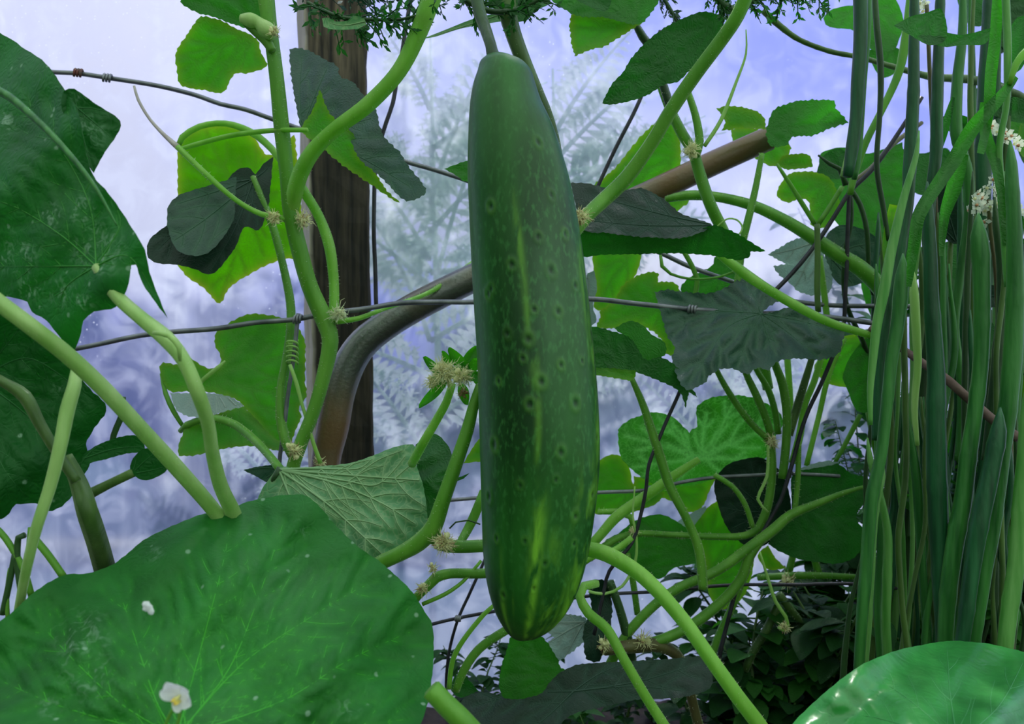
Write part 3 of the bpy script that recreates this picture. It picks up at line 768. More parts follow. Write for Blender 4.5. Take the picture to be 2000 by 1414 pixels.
wire('vertical_wire', [(805, -20), (795, 40), (786, 100), (774, 160), (768, 200), (748, 258), (735, 310), (730, 420), (735, 600)], 4.2, .765, True)
wire('vertical_wire', [(1290, 60), (1270, 140), (1250, 195), (1210, 275), (1170, 358), (1135, 440), (1110, 520)], 3.8, .765, True)
wire('vertical_wire', [(1352, 604), (1352, 680), (1342, 720), (1325, 770), (1290, 850), (1268, 905), (1262, 955), (1250, 1010), (1235, 1060), (1190, 1115), (1178, 1165), (1160, 1240)], 3.6, .70, True)
wire('vertical_wire', [(1500, 582), (1550, 530), (1600, 468), (1640, 405), (1662, 372), (1700, 335), (1745, 275), (1800, 190)], 4.4, .72, True)
wire('vertical_wire', [(1658, 372), (1656, 450), (1652, 560), (1645, 645), (1610, 735), (1580, 800), (1562, 850), (1542, 925), (1525, 975), (1480, 1060), (1450, 1120), (1430, 1180), (1410, 1260), (1400, 1320)], 4.2, .725, True)
wire('vertical_wire', [(950, 1085), (935, 1120), (915, 1165), (895, 1207), (880, 1260), (872, 1320), (870, 1400)], 3.0, .76, True)

#@@CUCUMBER
# ================================================================== CUCUMBER
def cuke_mat():
    m, t = new_mat('cucumber_skin'); L = t.links.new
    o = N(t, 'ShaderNodeOutputMaterial'); p = N(t, 'ShaderNodeBsdfPrincipled'); p.inputs['Roughness'].default_value = .38; p.inputs['Specular IOR Level'].default_value = .35
    p.inputs['Subsurface Weight'].default_value = .0
    c = N(t, 'ShaderNodeTexCoord')
    def nz(sc, det, ms, dist=0, lo=(0, 0, 0)):
        mm = N(t, 'ShaderNodeMapping'); mm.inputs['Scale'].default_value = ms; mm.inputs['Location'].default_value = lo; L(c.outputs['Object'], mm.inputs[0])
        n = N(t, 'ShaderNodeTexNoise'); n.inputs['Scale'].default_value = sc; n.inputs['Detail'].default_value = det; n.inputs['Distortion'].default_value = dist; L(mm.outputs[0], n.inputs['Vector']); return n.outputs['Fac']
    def mr(x, a, b, c0=0., c1=1.):
        r = N(t, 'ShaderNodeMapRange'); r.inputs[1].default_value = a; r.inputs[2].default_value = b; r.inputs[3].default_value = c0; r.inputs[4].default_value = c1; L(x, r.inputs[0]); return r.outputs[0]
    def mu(a, b, op='MULTIPLY'):
        r = N(t, 'ShaderNodeMath', operation=op, use_clamp=True)
        for i, x in enumerate((a, b)):
            if isinstance(x, float): r.inputs[i].default_value = x
            else: L(x, r.inputs[i])
        return r.outputs[0]
    def mixc(f, a, b):
        q = N(t, 'ShaderNodeMix', data_type='RGBA'); L(f, q.inputs[0])
        for s, x in ((6, a), (7, b)):
            if isinstance(x, tuple): q.inputs[s].default_value = (*x, 1)
            else: L(x, q.inputs[s])
        return q.outputs[2]
    ats = {k: N(t, 'ShaderNodeAttribute', attribute_name=k).outputs['Fac'] for k in ('st', 'wt', 'soft_highlight', 'lo')}
    col = mixc(mr(nz(24, 6, (1, 1, .22), .3), .36, .66), (.003, .036, .004), (.020, .140, .015))
    speck = mr(nz(420, 3, (1, 1, .45)), .52, .68)
    col = mixc(mu(speck, mr(nz(14, 3, (1, 1, .35), lo=(2, 1, 0)), .35, .65, .15, .75)), col, (.04, .19, .04))
    streak = mu(ats['st'], mr(nz(95, 6, (1, 1, .28), .6), .42, .60))
    col = mixc(streak, col, (.17, .44, .03))
    col = mixc(mu(ats['soft_highlight'], mr(nz(22, 4, (1, 1, .5)), .35, .65, .2, .55)), col, (.10, .23, .11))
    col = mixc(mu(ats['wt'], .8), col, (.004, .022, .005))
    col = mixc(mu(ats['lo'], mr(nz(45, 4, (1, 1, 1)), .4, .6, .3, .8)), col, (.09, .26, .035))
    L(col, p.inputs['Base Color'])
    b = N(t, 'ShaderNodeBump'); b.inputs['Strength'].default_value = .25; b.inputs['Distance'].default_value = .0008
    L(nz(160, 4, (1, 1, .5)), b.inputs['Height']); L(b.outputs[0], p.inputs['Normal'])
    L(p.outputs[0], o.inputs[0]); return m
prof = [(108, 973, 2), (112, 974, 26), (122, 979, 41), (140, 985, 52), (165, 985, 60), (200, 988, 69), (250, 998, 82), (330, 1010, 96), (400, 1019, 103), (500, 1029, 109), (600, 1038, 112), (700, 1047, 114), (800, 1053, 116.5),
        (900, 1055, 116), (1000, 1051, 110), (1080, 1046, 102), (1140, 1042, 90), (1190, 1037, 71), (1225, 1031, 47), (1243, 1024, 25), (1250, 1018, 6)]
CY = 0.45
cc = crom([(0, y, x, r) for (y, x, r) in prof], 6)
warts = []
rnd = random.Random(11)
seen = [(1048, 480), (1000, 530), (1072, 540), (960, 572), (1118, 565), (1085, 615), (1040, 612), (992, 655), (955, 580), (1030, 665), (1020, 700), (1090, 712), (975, 742), (1053, 742), (1033, 783), (1130, 705), (1118, 782), (965, 860), (1090, 870), (1160, 850), (1015, 930), (1080, 920), (1118, 990), (1024, 1032), (970, 1035), (1060, 1073), (1115, 1042), (984, 1142), (1115, 1155), (955, 960), (1150, 955), (1050, 300), (1075, 400), (960, 420), (1100, 470), (1040, 1120)]
def cu_center(y):
    for a, b in zip(cc[:-1], cc[1:]):
        if a[1] <= y <= b[1]:
            t = (y - a[1]) / max(1e-6, b[1] - a[1]); return a[2] + (b[2] - a[2]) * t, a[3] + (b[3] - a[3]) * t
    return cc[-1][2], cc[-1][3]
for (x, y) in seen:
    cx, r = cu_center(y); s = max(-.95, min(.95, (x - cx) / max(r, 1)))
    warts.append((math.asin(s), y, rnd.uniform(4.5, 8.5)))
for _ in range(60):     # far side
    warts.append((rnd.uniform(R(100), R(260)), rnd.uniform(200, 1180), rnd.uniform(5, 8)))
NS = 220
NR = []
ys_f = np.arange(0, 1, 1)
prof_y = [q[1] for q in cc]
fine = []
y = 108.0
while y < 1250:
    fine.append(y); y += 2.2 if (y < 160 or y > 1190) else 4.2
fine.append(1250.0)
yy = np.array(fine); cx = np.interp(yy, prof_y, [q[2] for q in cc]); rr = np.interp(yy, prof_y, [q[3] for q in cc])
th = np.arange(NS) / NS * 2 * np.pi        # 0 faces the camera
TH, YY = np.meshgrid(th, yy); RRm = rr[:, None] * np.ones_like(TH)
facets = 1 + .014 * np.cos(5 * TH + YY * .0012) + .006 * np.cos(3 * TH + 1.3) + .006 * np.sin(YY * .012 + TH)
wt = np.zeros_like(TH); ring = np.zeros_like(TH)
for (a, y, s) in warts:
    dth = (TH - a + np.pi) % (2 * np.pi) - np.pi
    d2 = np.hypot(dth * RRm, (YY - y) * .8) / s
    wt = np.maximum(wt, np.clip(1 - (d2 / .75) ** 2, 0, 1)); ring = np.maximum(ring, np.exp(-((d2 - 1.3) / .55) ** 2))
RRm = RRm * facets - wt * 1.5 + ring * 1.1
shape_w = 1.03
mb = MB(); vs = []
for j in range(len(yy)):
    for i in range(NS):
        s = CY / F
        c0 = at(cx[j], yy[j], CY)
        vs.append((c0.x + RRm[j, i] * s * math.sin(th[i]), c0.y - RRm[j, i] * s * math.cos(th[i]), c0.z))
fs = [(j * NS + i, (j + 1) * NS + i, (j + 1) * NS + (i + 1) % NS, j * NS + (i + 1) % NS) for j in range(len(yy) - 1) for i in range(NS)]
fs += [tuple(range(NS)), tuple((len(yy) - 1) * NS + k for k in reversed(range(NS)))]
mb.add(vs, fs)
st = np.zeros_like(TH)
for (a, w_, y0, y1, amp) in [(-.05, .10, 900, 1240, 1.), (.30, .12, 1000, 1245, .9), (.95, .22, 860, 1230, .9), (.02, .06, 380, 760, .55), (-.75, .08, 1040, 1230, .6), (.62, .06, 1080, 1240, .5), (1.25, .14, 420, 1000, .6), (-.12, .05, 620, 900, .4), (-.45, .03, 960, 1200, .25), (2.2, .2, 800, 1240, .8), (3.2, .2, 800, 1240, .8), (4.2, .2, 800, 1240, .8)]:
    dth = (TH - a - .00025 * (YY - 1100) * np.sign(a + .001) + np.pi) % (2 * np.pi) - np.pi
    st = np.maximum(st, amp * np.exp(-(dth / w_) ** 2) * np.clip((YY - y0) / 90, 0, 1) * np.clip((y1 - YY) / 25 + .4, 0, 1))
soft_highlight = np.exp(-(((TH - .35 + np.pi) % (2 * np.pi) - np.pi) / .45) ** 2) * np.clip((YY - 340) / 160, 0, 1) * np.clip((900 - YY) / 260, 0, 1)  # soft highlight right of centre, painted into the skin colour
lo = np.clip((YY - 1180) / 80, 0, 1) * .7 + .5 * ring * (wt < .2)
mb.attr = {'st': st.ravel(), 'wt': wt.ravel() ** 1.0, 'soft_highlight': soft_highlight.ravel(), 'lo': np.clip(lo, 0, 1).ravel()}
cuke = empty('cucumber', tuple(at(1018, 1250, CY)), 'large dark green cucumber hanging in the centre of the photo', 'cucumber')
mb.build('cucumber_body', cuke_mat(), cuke)
mb = MB()
px_tube(mb, [(925, -30, .47), (935, 20, .465), (946, 52, .46), (957, 85, .452), (961, 104, .45), (966, 117, .45)], [11, 11.5, 11, 10.5, 12, 17], None, 12, ribs=5, step=6)
mb.build('fruit_stalk', SM['dark'], cuke)
# ================================================================== FOREGROUND SQUASH PLANT (left)
sq = empty('squash_plant', loc_ground(-300, .42), 'foreground plant with huge mildew-spotted leaves and thick pale leaf stalks at left', 'plant')
leaf(sq, [(-170, 20), (-60, 40), (14, 72), (50, 97), (81, 117), (103, 141), (127, 177), (152, 219), (166, 290), (182, 343), (212, 378), (240, 417), (264, 456), (283, 488), (292, 531), (308, 575), (327, 621), (312, 602), (297, 581), (279, 555), (265, 516), (255, 518), (254, 540), (246, 568), (226, 600), (184, 609), (163, 627), (156, 659), (142, 690), (118, 660), (90, 625), (62, 609), (53, 590), (18, 580), (-60, 575), (-170, 560)],
     (188, 520), .385, 'squash_mildew', veins=[[(175, 400), (110, 280), (20, 190)], [(120, 460), (20, 400), (-80, 380)], [(235, 440), (225, 400)], [(130, 560), (110, 620)], [(250, 500), (300, 570)], [(120, 520), (-50, 520)]],
     tilt=(-.012, .006), cup=.003, wob=.004, teeth=1.0, period=30, quilt=.0035, vr=3.2, spots=[(190, 485, 55), (35, 495, 45), (160, 408, 30), (100, 420, 26), (165, 590, 26), (10, 240, 24), (120, 570, 30), (60, 560, 30)], seed=3, label='large spotted leaf')
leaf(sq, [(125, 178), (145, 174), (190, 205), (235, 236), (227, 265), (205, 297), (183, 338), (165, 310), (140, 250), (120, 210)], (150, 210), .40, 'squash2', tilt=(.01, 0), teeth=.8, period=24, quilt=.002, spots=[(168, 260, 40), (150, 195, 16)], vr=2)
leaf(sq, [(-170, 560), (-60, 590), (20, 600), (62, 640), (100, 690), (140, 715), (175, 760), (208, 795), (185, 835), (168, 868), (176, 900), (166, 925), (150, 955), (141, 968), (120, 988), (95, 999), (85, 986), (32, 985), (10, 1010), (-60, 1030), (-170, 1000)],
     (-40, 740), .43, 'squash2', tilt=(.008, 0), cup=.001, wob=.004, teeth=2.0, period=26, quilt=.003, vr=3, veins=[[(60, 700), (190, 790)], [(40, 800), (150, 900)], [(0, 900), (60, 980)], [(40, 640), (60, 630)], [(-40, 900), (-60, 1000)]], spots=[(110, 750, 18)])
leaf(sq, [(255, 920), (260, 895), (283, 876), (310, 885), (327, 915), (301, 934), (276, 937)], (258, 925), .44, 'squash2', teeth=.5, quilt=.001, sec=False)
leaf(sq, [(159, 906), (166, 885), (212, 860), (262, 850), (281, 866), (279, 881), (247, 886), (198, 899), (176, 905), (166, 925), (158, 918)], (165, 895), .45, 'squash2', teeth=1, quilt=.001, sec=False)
leaf(sq, [(-160, 1290), (-40, 1240), (0, 1213), (25, 1195), (65, 1158), (100, 1135), (130, 1122), (170, 1120), (215, 1105), (245, 1085), (280, 1055), (330, 1030), (400, 1003), (450, 1001), (470, 985), (520, 972), (590, 966), (620, 985), (650, 1020), (700, 1068), (745, 1100), (800, 1150), (830, 1195), (845, 1222), (846, 1300), (842, 1335), (838, 1365), (820, 1420), (790, 1500), (500, 1560), (200, 1560), (-160, 1500)],
     (345, 1440), .33, 'squash', veins=[[(445, 1310), (500, 1180), (560, 1000)], [(470, 1300), (600, 1210), (700, 1150), (760, 1130)], [(550, 1370), (680, 1290), (800, 1235), (840, 1225)], [(305, 1370), (255, 1220), (225, 1130)], [(410, 1200), (440, 1080), (450, 1010)], [(230, 1370), (90, 1230), (70, 1170)], [(120, 1380), (-60, 1300)], [(560, 1440), (820, 1400)]],
     tilt=(.002, -.022), cup=.0016, wob=.004, teeth=1.0, period=24, quilt=.0045, vr=2.7, grid=9, spots=[(170, 1320, 60), (160, 1240, 60), (680, 1385, 26), (590, 1030, 20), (300, 1080, 20), (100, 1380, 30)], seed=5, label='huge rounded leaf filling the lower left')
stem(sq, 'leaf_stalk', [(-60, 545, .34), (0, 592, .345), (60, 637, .35), (130, 692, .365), (200, 757, .38), (270, 832, .40), (340, 908, .425), (420, 1000, .455), (500, 1110, .48)], [15, 15, 15, 15, 14.5, 14, 14, 13, 12], .37, 'pale', 'thick pale diagonal stalk', sides=12, ribs=5, hairs=.5, hl=4)
stem(sq, 'leaf_stalk', [(188, 520, .38), (230, 580, .375), (280, 625, .37), (325, 662, .365), (360, 705, .36), (386, 765, .36), (405, 822, .375), (414, 880, .40), (430, 945, .43), (455, 1000, .46), (480, 1080, .48)], [9, 12, 13, 15, 13, 13, 12, 12, 13, 14, 13], .37, 'pale', sides=12, ribs=5, hairs=.5, hl=4)
stem(sq, 'tendril', [(300, 650, .355), (330, 655, .352), (350, 680, .352), (352, 705, .354)], [4, 6, 5, 3], .355, 'pale')
stem(sq, 'leaf_stalk', [(150, 715, .41), (146, 750, .40), (132, 800, .395), (118, 870, .39), (98, 950, .39), (72, 1030, .39), (52, 1110, .40), (35, 1200, .42)], [9, 12, 13, 12, 11, 10, 9, 8], .40, 'pale', sides=12, ribs=5)
stem(sq, 'leaf_stalk', [(-40, 720, .41), (10, 748, .41), (50, 775, .41), (80, 830, .41), (115, 888, .41), (150, 940, .41)], [8, 9, 12, 10, 9, 9], .41, 'olive', sides=10, ribs=5)
stem(sq, 'main_stem', [(130, 890, .42), (155, 945, .42), (172, 1000, .415), (190, 1055, .435), (204, 1105, .45), (230, 1200, .47), (250, 1500, .46)], [10, 15, 18, 18, 18, 18, 18], .42, 'olive', sides=14, ribs=7)
stem(sq, 'leaf_stalk', [(165, 970), (210, 947), (262, 922)], [11, 9, 9], .44, 'olive', sides=8)
stem(sq, 'leaf_stalk', [(243, 775, .46), (238, 810, .46), (222, 850, .46), (215, 890, .46)], [3, 6, 6, 5], .46, 'dark')
for pts, r, m_ in [([(-20, 1020), (10, 1050), (45, 1110), (62, 1165)], 6, 'green'), ([(48, 1045), (36, 1050), (34, 1100), (45, 1180)], 6, 'dark'), ([(30, 1080), (20, 1130), (5, 1200)], 6, 'dark'), ([(66, 1050), (95, 1085), (125, 1128)], 7, 'green'), ([(20, 1110), (14, 1150), (15, 1210)], 4, 'green'), ([(60, 1030), (55, 1080), (48, 1130)], 5, 'green')]:
    stem(sq, 'tendril', pts, r, .42, m_)
stem(sq, 'main_stem', [(250, 1300, .44), (120, 1500, .44), (-50, 1800, .43), (-300, 2300, .42)], [14, 16, 18, 20], .44, 'olive', sides=12, ribs=5)
stem(sq, 'leaf_stalk', [(842, 1345, .35), (870, 1375, .35), (905, 1410, .35), (960, 1480, .36), (1000, 1600, .38)], [19, 19, 20, 20, 20], .35, 'green', 'thick stalk leaving the lower edge', sides=12, ribs=5)

mb = MB(); px_tube(mb, [(-30, 165, .402), (20, 190, .396), (90, 252, .384), (150, 318, .374), (190, 372, .369), (228, 440, .368)], [9, 8, 7, 5.5, 4, 1.5], None, 8, step=10)
o = mb.build('midrib', SM['stalkB'], sq); o['label'] = 'pale raised midrib'
# bird dropping on the big leaf
M_WHITE = simple_leafvein('white_petal', (.93, .95, .97), (.9, .93, .95), .4)
mb = MB(); rnd = random.Random(4); c = at(289, 1188, .318)
for i in range(11):
    a = rnd.uniform(0, 6.28); r0 = rnd.uniform(0, 12) / F * .32; cc_ = c + Vector((math.cos(a) * r0, rnd.uniform(-.0004, .0004), math.sin(a) * r0 * 1.2)); rr_ = rnd.uniform(4, 8) / F * .32
    pts = [cc_ + Vector((math.cos(t_) * rr_ * rnd.uniform(.7, 1.2), -.0004, math.sin(t_) * rr_ * rnd.uniform(.7, 1.2))) for t_ in np.linspace(0, 6.28, 9)[:-1]]
    mb.add([cc_ + Vector((0, -.0014, 0))] + pts, [(0, k + 1, (k + 1) % 8 + 1) for k in range(8)])
tag(mb.build('bird_dropping', M_WHITE, None), 'small white dropping stuck on the huge leaf at lower left', 'dropping')

# small white flower in front of the leaf
M_YEL = simple_mat('yellow_throat', (.85, .60, .05), .6, (.75, .75, .30), 300)
fl = empty('white_flower', tuple(at(315, 1700, .27)), 'small white flower with yellow throat in front of the huge lower-left leaf', 'flower')
def petal(parent, c, d, ln, wd, up, mat, name='petal', cupf=.25, mi=0):
    d = d.normalized(); s = d.cross(up).normalized(); up = s.cross(d).normalized()
    mb = MB(); vs = []; fs = []; n, m = 7, 6
    for i in range(n + 1):
        t = i / n; ww = wd * math.sin(math.pi * (0.12 + .80 * t)) ** .7
        for j in range(m + 1):
            u = j / m * 2 - 1
            vs.append(c + d * ln * t * (1 - .08 * u * u) + s * ww * u * .5 + up * (cupf * ln * (t * t) + .12 * ln * u * u * t + .02 * ln * math.sin(9 * t + 5 * u)))
    for i in range(n):
        for j in range(m):
            a = i * (m + 1) + j; fs.append((a, a + 1, a + m + 2, a + m + 1))
    mb.add(vs, fs); return mb.build(name, mat, parent)
fc_ = at(348, 1360, .27); s_ = .27 / F
upv = Vector((0, -1, .15))
for ang, ln, wd in [(112, 38, 30), (150, 32, 27), (32, 33, 32), (-18, 34, 30), (-75, 26, 24)]:
    petal(fl, fc_, Vector((math.cos(R(ang)), -.25, math.sin(R(ang)))), ln * s_ * 1.12, wd * s_ * 1.1, upv, M_WHITE)
mb = MB(); 
for k in range(14):
    a = random.uniform(0, 6.28); rr_ = random.uniform(0, 7) * s_
    p = fc_ + Vector((math.cos(a) * rr_, -.002, math.sin(a) * rr_ - 3 * s_)); mb.tube3([p + Vector((0, .003, 0)), p, p + Vector((0, -.0018, 0))], [2 * s_, 2.6 * s_, 1.2 * s_], 5)
mb.build('flower_centre', M_YEL, fl)
stem(fl, 'flower_stalk', [(347, 1366, .274), (335, 1390, .275), (322, 1420, .276), (315, 1500, .28), (315, 1700, .27)], 3.2, .27, 'green')
stem(fl, 'flower_stalk', [(352, 1372, .274), (350, 1400, .275), (340, 1440, .276), (320, 1520, .28)], 3.2, .27, 'green')

# ================================================================== LEFT CUCUMBER VINE
v1 = empty('cucumber_vine', loc_ground(560, .68), 'hairy climbing vine left of the cucumber, in front of the wooden post', 'vine')
HA = dict(hairs=1.1, sides=12, ribs=5)
stem(v1, 'main_stem', [(515, -60, .66), (520, 0, .66), (528, 60, .66), (540, 150, .66), (550, 250, .665), (560, 340, .67), (567, 410, .675), (585, 490, .68), (605, 560, .685), (632, 622, .69), (645, 665, .69), (632, 735, .69), (612, 805, .69), (588, 865, .69), (570, 925, .69), (560, 1100, .69), (560, 1722, .68)], [15, 15, 13, 13, 14, 13, 14, 15, 15, 16, 15, 13, 12, 12, 12, 12, 12], .68, 'green', **HA)
stem(v1, 'side_stem', [(870, -60, .60), (842, 0, .60), (818, 62, .605), (780, 138, .61), (720, 203, .62), (655, 252, .63), (612, 295, .64), (587, 340, .655), (575, 385, .67), (568, 430, .68)], [17, 17, 16, 14, 14, 13, 14, 15, 15, 13], .64, 'bright', 'bright green arching stem', **HA)
stem(v1, 'leaf_stalk', [(570, 335, .69), (592, 372, .70), (622, 422, .705), (643, 480, .70), (652, 550, .70), (652, 605, .695), (645, 640, .69)], [7, 9, 9, 10, 9, 9, 8], .7, 'bright', **HA)
stem(v1, 'leaf_stalk', [(494, 345, .74), (510, 385, .735), (532, 440, .73), (552, 515, .725), (567, 590, .72), (568, 640, .715), (560, 700, .71), (549, 760, .705), (549, 820, .70), (560, 868, .695), (575, 895, .69)], [5, 6, 7, 7, 8, 8, 8, 8, 9, 9, 9], .72, 'green', **HA)
stem(v1, 'tendril', [(262, 168, .70), (270, 195, .70), (292, 232, .70), (322, 265, .695), (347, 287, .69)], [2.5, 3, 3, 4, 6], .7, 'dry', 'dry whitish tendril hooked over the wire')
stem(v1, 'tendril', [(347, 287, .69), (400, 338, .685), (460, 390, .68), (510, 418, .675), (560, 428, .675)], [6, 5.5, 5, 5.5, 7], .68, 'bright', hairs=.5)
stem(v1, 'leaf_stalk', [(347, 287, .70), (356, 268, .70), (390, 247, .70), (440, 241, .70), (490, 258, .70), (530, 290, .69), (560, 330, .68)], [5, 6, 6, 6, 7, 7, 7], .70, 'bright')
stem(v1, 'tendril', [(350, 292, .695), (380, 283, .69), (450, 265, .68), (530, 255, .665), (600, 254, .65)], [4, 5, 5, 5, 4.5], .68, 'bright')
stem(v1, 'tendril', [(655, 628, .69), (700, 622, .70), (750, 603, .72), (830, 575, .77), (880, 545, .80), (925, 512, .83)], [6, 5, 4.5, 4.5, 5, 5], .7, 'bright', hairs=.6)
stem(v1, 'tendril', [(566, 712, .69), (578, 745, .69), (590, 790, .69), (602, 830, .69), (612, 865, .69), (626, 905, .69)], [3.5, 4, 3.5, 3.5, 4, 4.5], .69, 'tendril')
mb = MB(); pts = []
for i in range(70):
    a = i / 69 * 2 * math.pi * 5; pts.append(at(571 + math.cos(a) * 11, 664 + i * .68 + math.sin(a) * 5, .70 + math.sin(a) * .006))
mb.tube3(pts, 2.2 / F * .7, 5); o = mb.build('tendril', SM['tendril'], v1); o['label'] = 'tight pale coil round the wire'
tuft(v1, 'node_hairs', 592, 428, .668, 20, 70); tuft(v1, 'node_hairs', 535, 425, .668, 17, 50); tuft(v1, 'node_hairs', 660, 612, .68, 22, 60, [M_HAIR, M_TUFT]); tuft(v1, 'node_hairs', 575, 880, .68, 20, 60); tuft(v1, 'node_hairs', 625, 905, .70, 14, 40)
mb = MB(); px_tube(mb, [(470, 36), (490, 40), (505, 45), (520, 58), (535, 70)], [8, 15, 12, 17, 12], .648, 10, step=5)
px_tube(mb, [(478, 45), (500, 62), (520, 80), (532, 100)], [6, 9, 10, 8], .652, 8, step=5, mi=1)
mb.build('withered_flower', [SM['pale'], SM['green']], v1)
tuft(v1, 'node_hairs', 535, 62, .64, 14, 30)
# leaves
leaf(v1, [([(354, 3), (375, 20), (397, 28), (420, 34), (470, 52), (508, 60), (520, 40), (500, -10), (440, -60), (370, -40)], 'mid', .0),
          ([(393, 32), (383, 42), (344, 103), (346, 135), (354, 166), (404, 177), (436, 180), (457, 145), (485, 143), (521, 129), (510, 104), (500, 75), (460, 55), (425, 38)], 'bright', -.006)],
     (505, 62), .70, 'bright', tilt=(.02, .01), veins=[(344, 110), (405, 176), (440, 150), (370, 0), (400, -50), (350, 140)], teeth=2, period=14)
leaf(v1, [(347, 290), (352, 270), (372, 257), (410, 246), (450, 245), (490, 262), (520, 302), (545, 290), (575, 262), (582, 330), (588, 400), (592, 500), (560, 505), (548, 507), (515, 520), (480, 540), (450, 560), (430, 592), (418, 584), (395, 560), (365, 540), (347, 512), (352, 440), (347, 380)], (480, 400), .79, 'glow', tilt=(.015, .01),
     veins=[(350, 300), (400, 250), (500, 280), (560, 300), (580, 480), (430, 585), (360, 520), (350, 400)], teeth=2, period=16, quilt=.002)
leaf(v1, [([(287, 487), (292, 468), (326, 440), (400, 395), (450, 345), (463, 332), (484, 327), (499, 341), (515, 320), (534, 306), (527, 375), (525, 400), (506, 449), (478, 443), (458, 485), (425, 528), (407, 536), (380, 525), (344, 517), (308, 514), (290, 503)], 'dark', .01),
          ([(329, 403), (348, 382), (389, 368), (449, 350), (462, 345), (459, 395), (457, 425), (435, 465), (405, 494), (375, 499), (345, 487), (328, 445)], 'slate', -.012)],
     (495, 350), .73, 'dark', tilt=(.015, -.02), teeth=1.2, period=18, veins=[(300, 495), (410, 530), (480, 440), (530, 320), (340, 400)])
leaf(v1, [([(566, 97), (577, 94), (590, 95), (612, 103), (637, 118), (658, 130), (664, 150), (687, 159), (711, 187), (733, 212), (747, 262), (780, 297), (798, 325), (833, 371), (827, 380), (804, 392), (785, 387), (750, 352), (715, 322), (695, 300), (680, 262), (650, 235), (600, 255), (588, 250), (577, 200), (568, 140)], 'slate', .014, (-.015, -.03)),
          ([(588, 250), (600, 232), (612, 212), (625, 175), (637, 209), (655, 233), (683, 255), (699, 279), (697, 300), (725, 325), (750, 365), (781, 396), (765, 388), (718, 356), (669, 322), (616, 279), (596, 264)], 'bright', -.006)],
     (588, 256), .67, 'slate', teeth=2.5, period=14, veins=[(625, 180), (690, 262), (735, 340), (780, 392), (640, 130), (730, 230), (810, 370), (590, 110)])
leaf(v1, [([(421, 651), (443, 634), (478, 616), (506, 613), (559, 623), (581, 637), (595, 669), (596, 750), (598, 775), (584, 796), (588, 814), (573, 850), (563, 876), (542, 880), (515, 845), (476, 793), (457, 779), (428, 770), (397, 765), (360, 764), (333, 765), (318, 745), (312, 722), (319, 708), (344, 712), (372, 701), (390, 712), (409, 720), (421, 718), (432, 708), (428, 690), (420, 672)], 'bright', 0),
          ([(470, 790), (530, 850), (563, 874), (542, 880), (500, 872), (462, 872), (432, 878), (386, 888), (349, 891), (349, 870), (365, 832), (400, 818), (430, 806), (450, 798)], 'bright', .012, (.01, -.03)),
          ([(333, 768), (380, 768), (428, 770), (457, 779), (476, 793), (450, 800), (421, 809), (390, 815), (355, 808), (340, 790)], 'grey', -.006, (0, -.03))],
     (405, 735), .75, 'bright', veins=[(330, 720), (430, 650), (500, 616), (590, 680), (596, 770), (550, 870), (340, 760), (400, 880), (470, 860)], tilt=(.012, -.01), teeth=2.2, period=15, quilt=.002, vr=2.6)
stem(v1, 'leaf_stalk', [(314, 730, .74), (324, 770, .735), (340, 805, .73), (357, 832, .73)], [2, 5, 5, 4], .73, 'green')
stem(v1, 'leaf_stalk', [(372, 772, .745), (390, 748, .745), (425, 718, .745), (440, 705, .748)], [4, 4.5, 4, 2], .745, 'tendril')
stem(v1, 'leaf_stalk', [(352, 842, .73), (365, 830, .725), (390, 820, .72), (425, 818, .71), (460, 830, .70), (500, 862, .67), (530, 895, .64), (548, 918, .62)], [5, 7, 7, 7.5, 8, 8, 8, 9], .7, 'green', hairs=.5)
leaf(v1, [(475, 918), (500, 912), (545, 906), (540, 925), (525, 942), (500, 930)], (545, 915), .70, 'slate', teeth=1, period=10, sec=False)
leaf(v1, [([(545, 912), (575, 914), (620, 911), (680, 905), (720, 893), (740, 885), (775, 872), (806, 868), (812, 880), (814, 910), (828, 955), (834, 1015), (822, 1048), (790, 1078), (745, 1105), (735, 1120), (700, 1080), (640, 1020), (590, 985), (560, 985), (500, 985), (512, 955), (530, 930)], 'pale', 0),
          ([(812, 868), (830, 860), (845, 846), (862, 855), (880, 880), (890, 930), (917, 924), (905, 935), (885, 945), (870, 980), (845, 1012), (832, 1018), (828, 960), (815, 915)], 'deep', .02)],
     (545, 918), .60, 'pale', tilt=(-.006, -.02), veins=[[(640, 940), (740, 980), (822, 1030)], [(640, 985), (760, 1095)], [(680, 940), (740, 945), (800, 880)], [(600, 915), (700, 915), (730, 892)], [(580, 1000), (600, 1010)], [(860, 940), (890, 930)]], teeth=.8, period=20, wob=.004, quilt=.004, vr=3.0, under=True, label='pale veined leaf underside')
stem(v1, 'leaf_stalk', [(548, 915, .60), (535, 935, .60), (525, 965, .605), (510, 1000, .61), (505, 1080, .63)], [8, 6, 5, 5, 5], .6, 'dark')

# ================================================================== VINE CARRYING THE CUCUMBER
v2 = empty('cucumber_vine', loc_ground(1010, .52), 'near vine that the big cucumber hangs from, passing behind it', 'vine')
stem(v2, 'main_stem', [(985, -60, .50), (990, 20, .50), (1000, 60, .50), (1020, 115, .50), (1045, 175, .505), (1068, 230, .51), (1085, 300, .52), (1095, 420, .53), (1090, 600, .54), (1075, 800, .54), (1060, 950, .54), (1068, 1050, .535), (1110, 1072, .52)], [17, 17, 15, 14, 13, 12, 12, 12, 12, 12, 12, 12, 12], .5, 'olive', **HA)
stem(v2, 'side_stem', [(938, 752, .47), (925, 790, .47), (912, 840, .47), (888, 910, .47), (865, 975, .47), (845, 1030, .475), (815, 1062, .48), (775, 1085, .485), (735, 1105, .49), (690, 1150, .50)], [9, 10, 12, 13, 14, 16, 16, 14, 14, 14], .475, 'green', 'stout green stem behind the lower left of the cucumber', **HA)
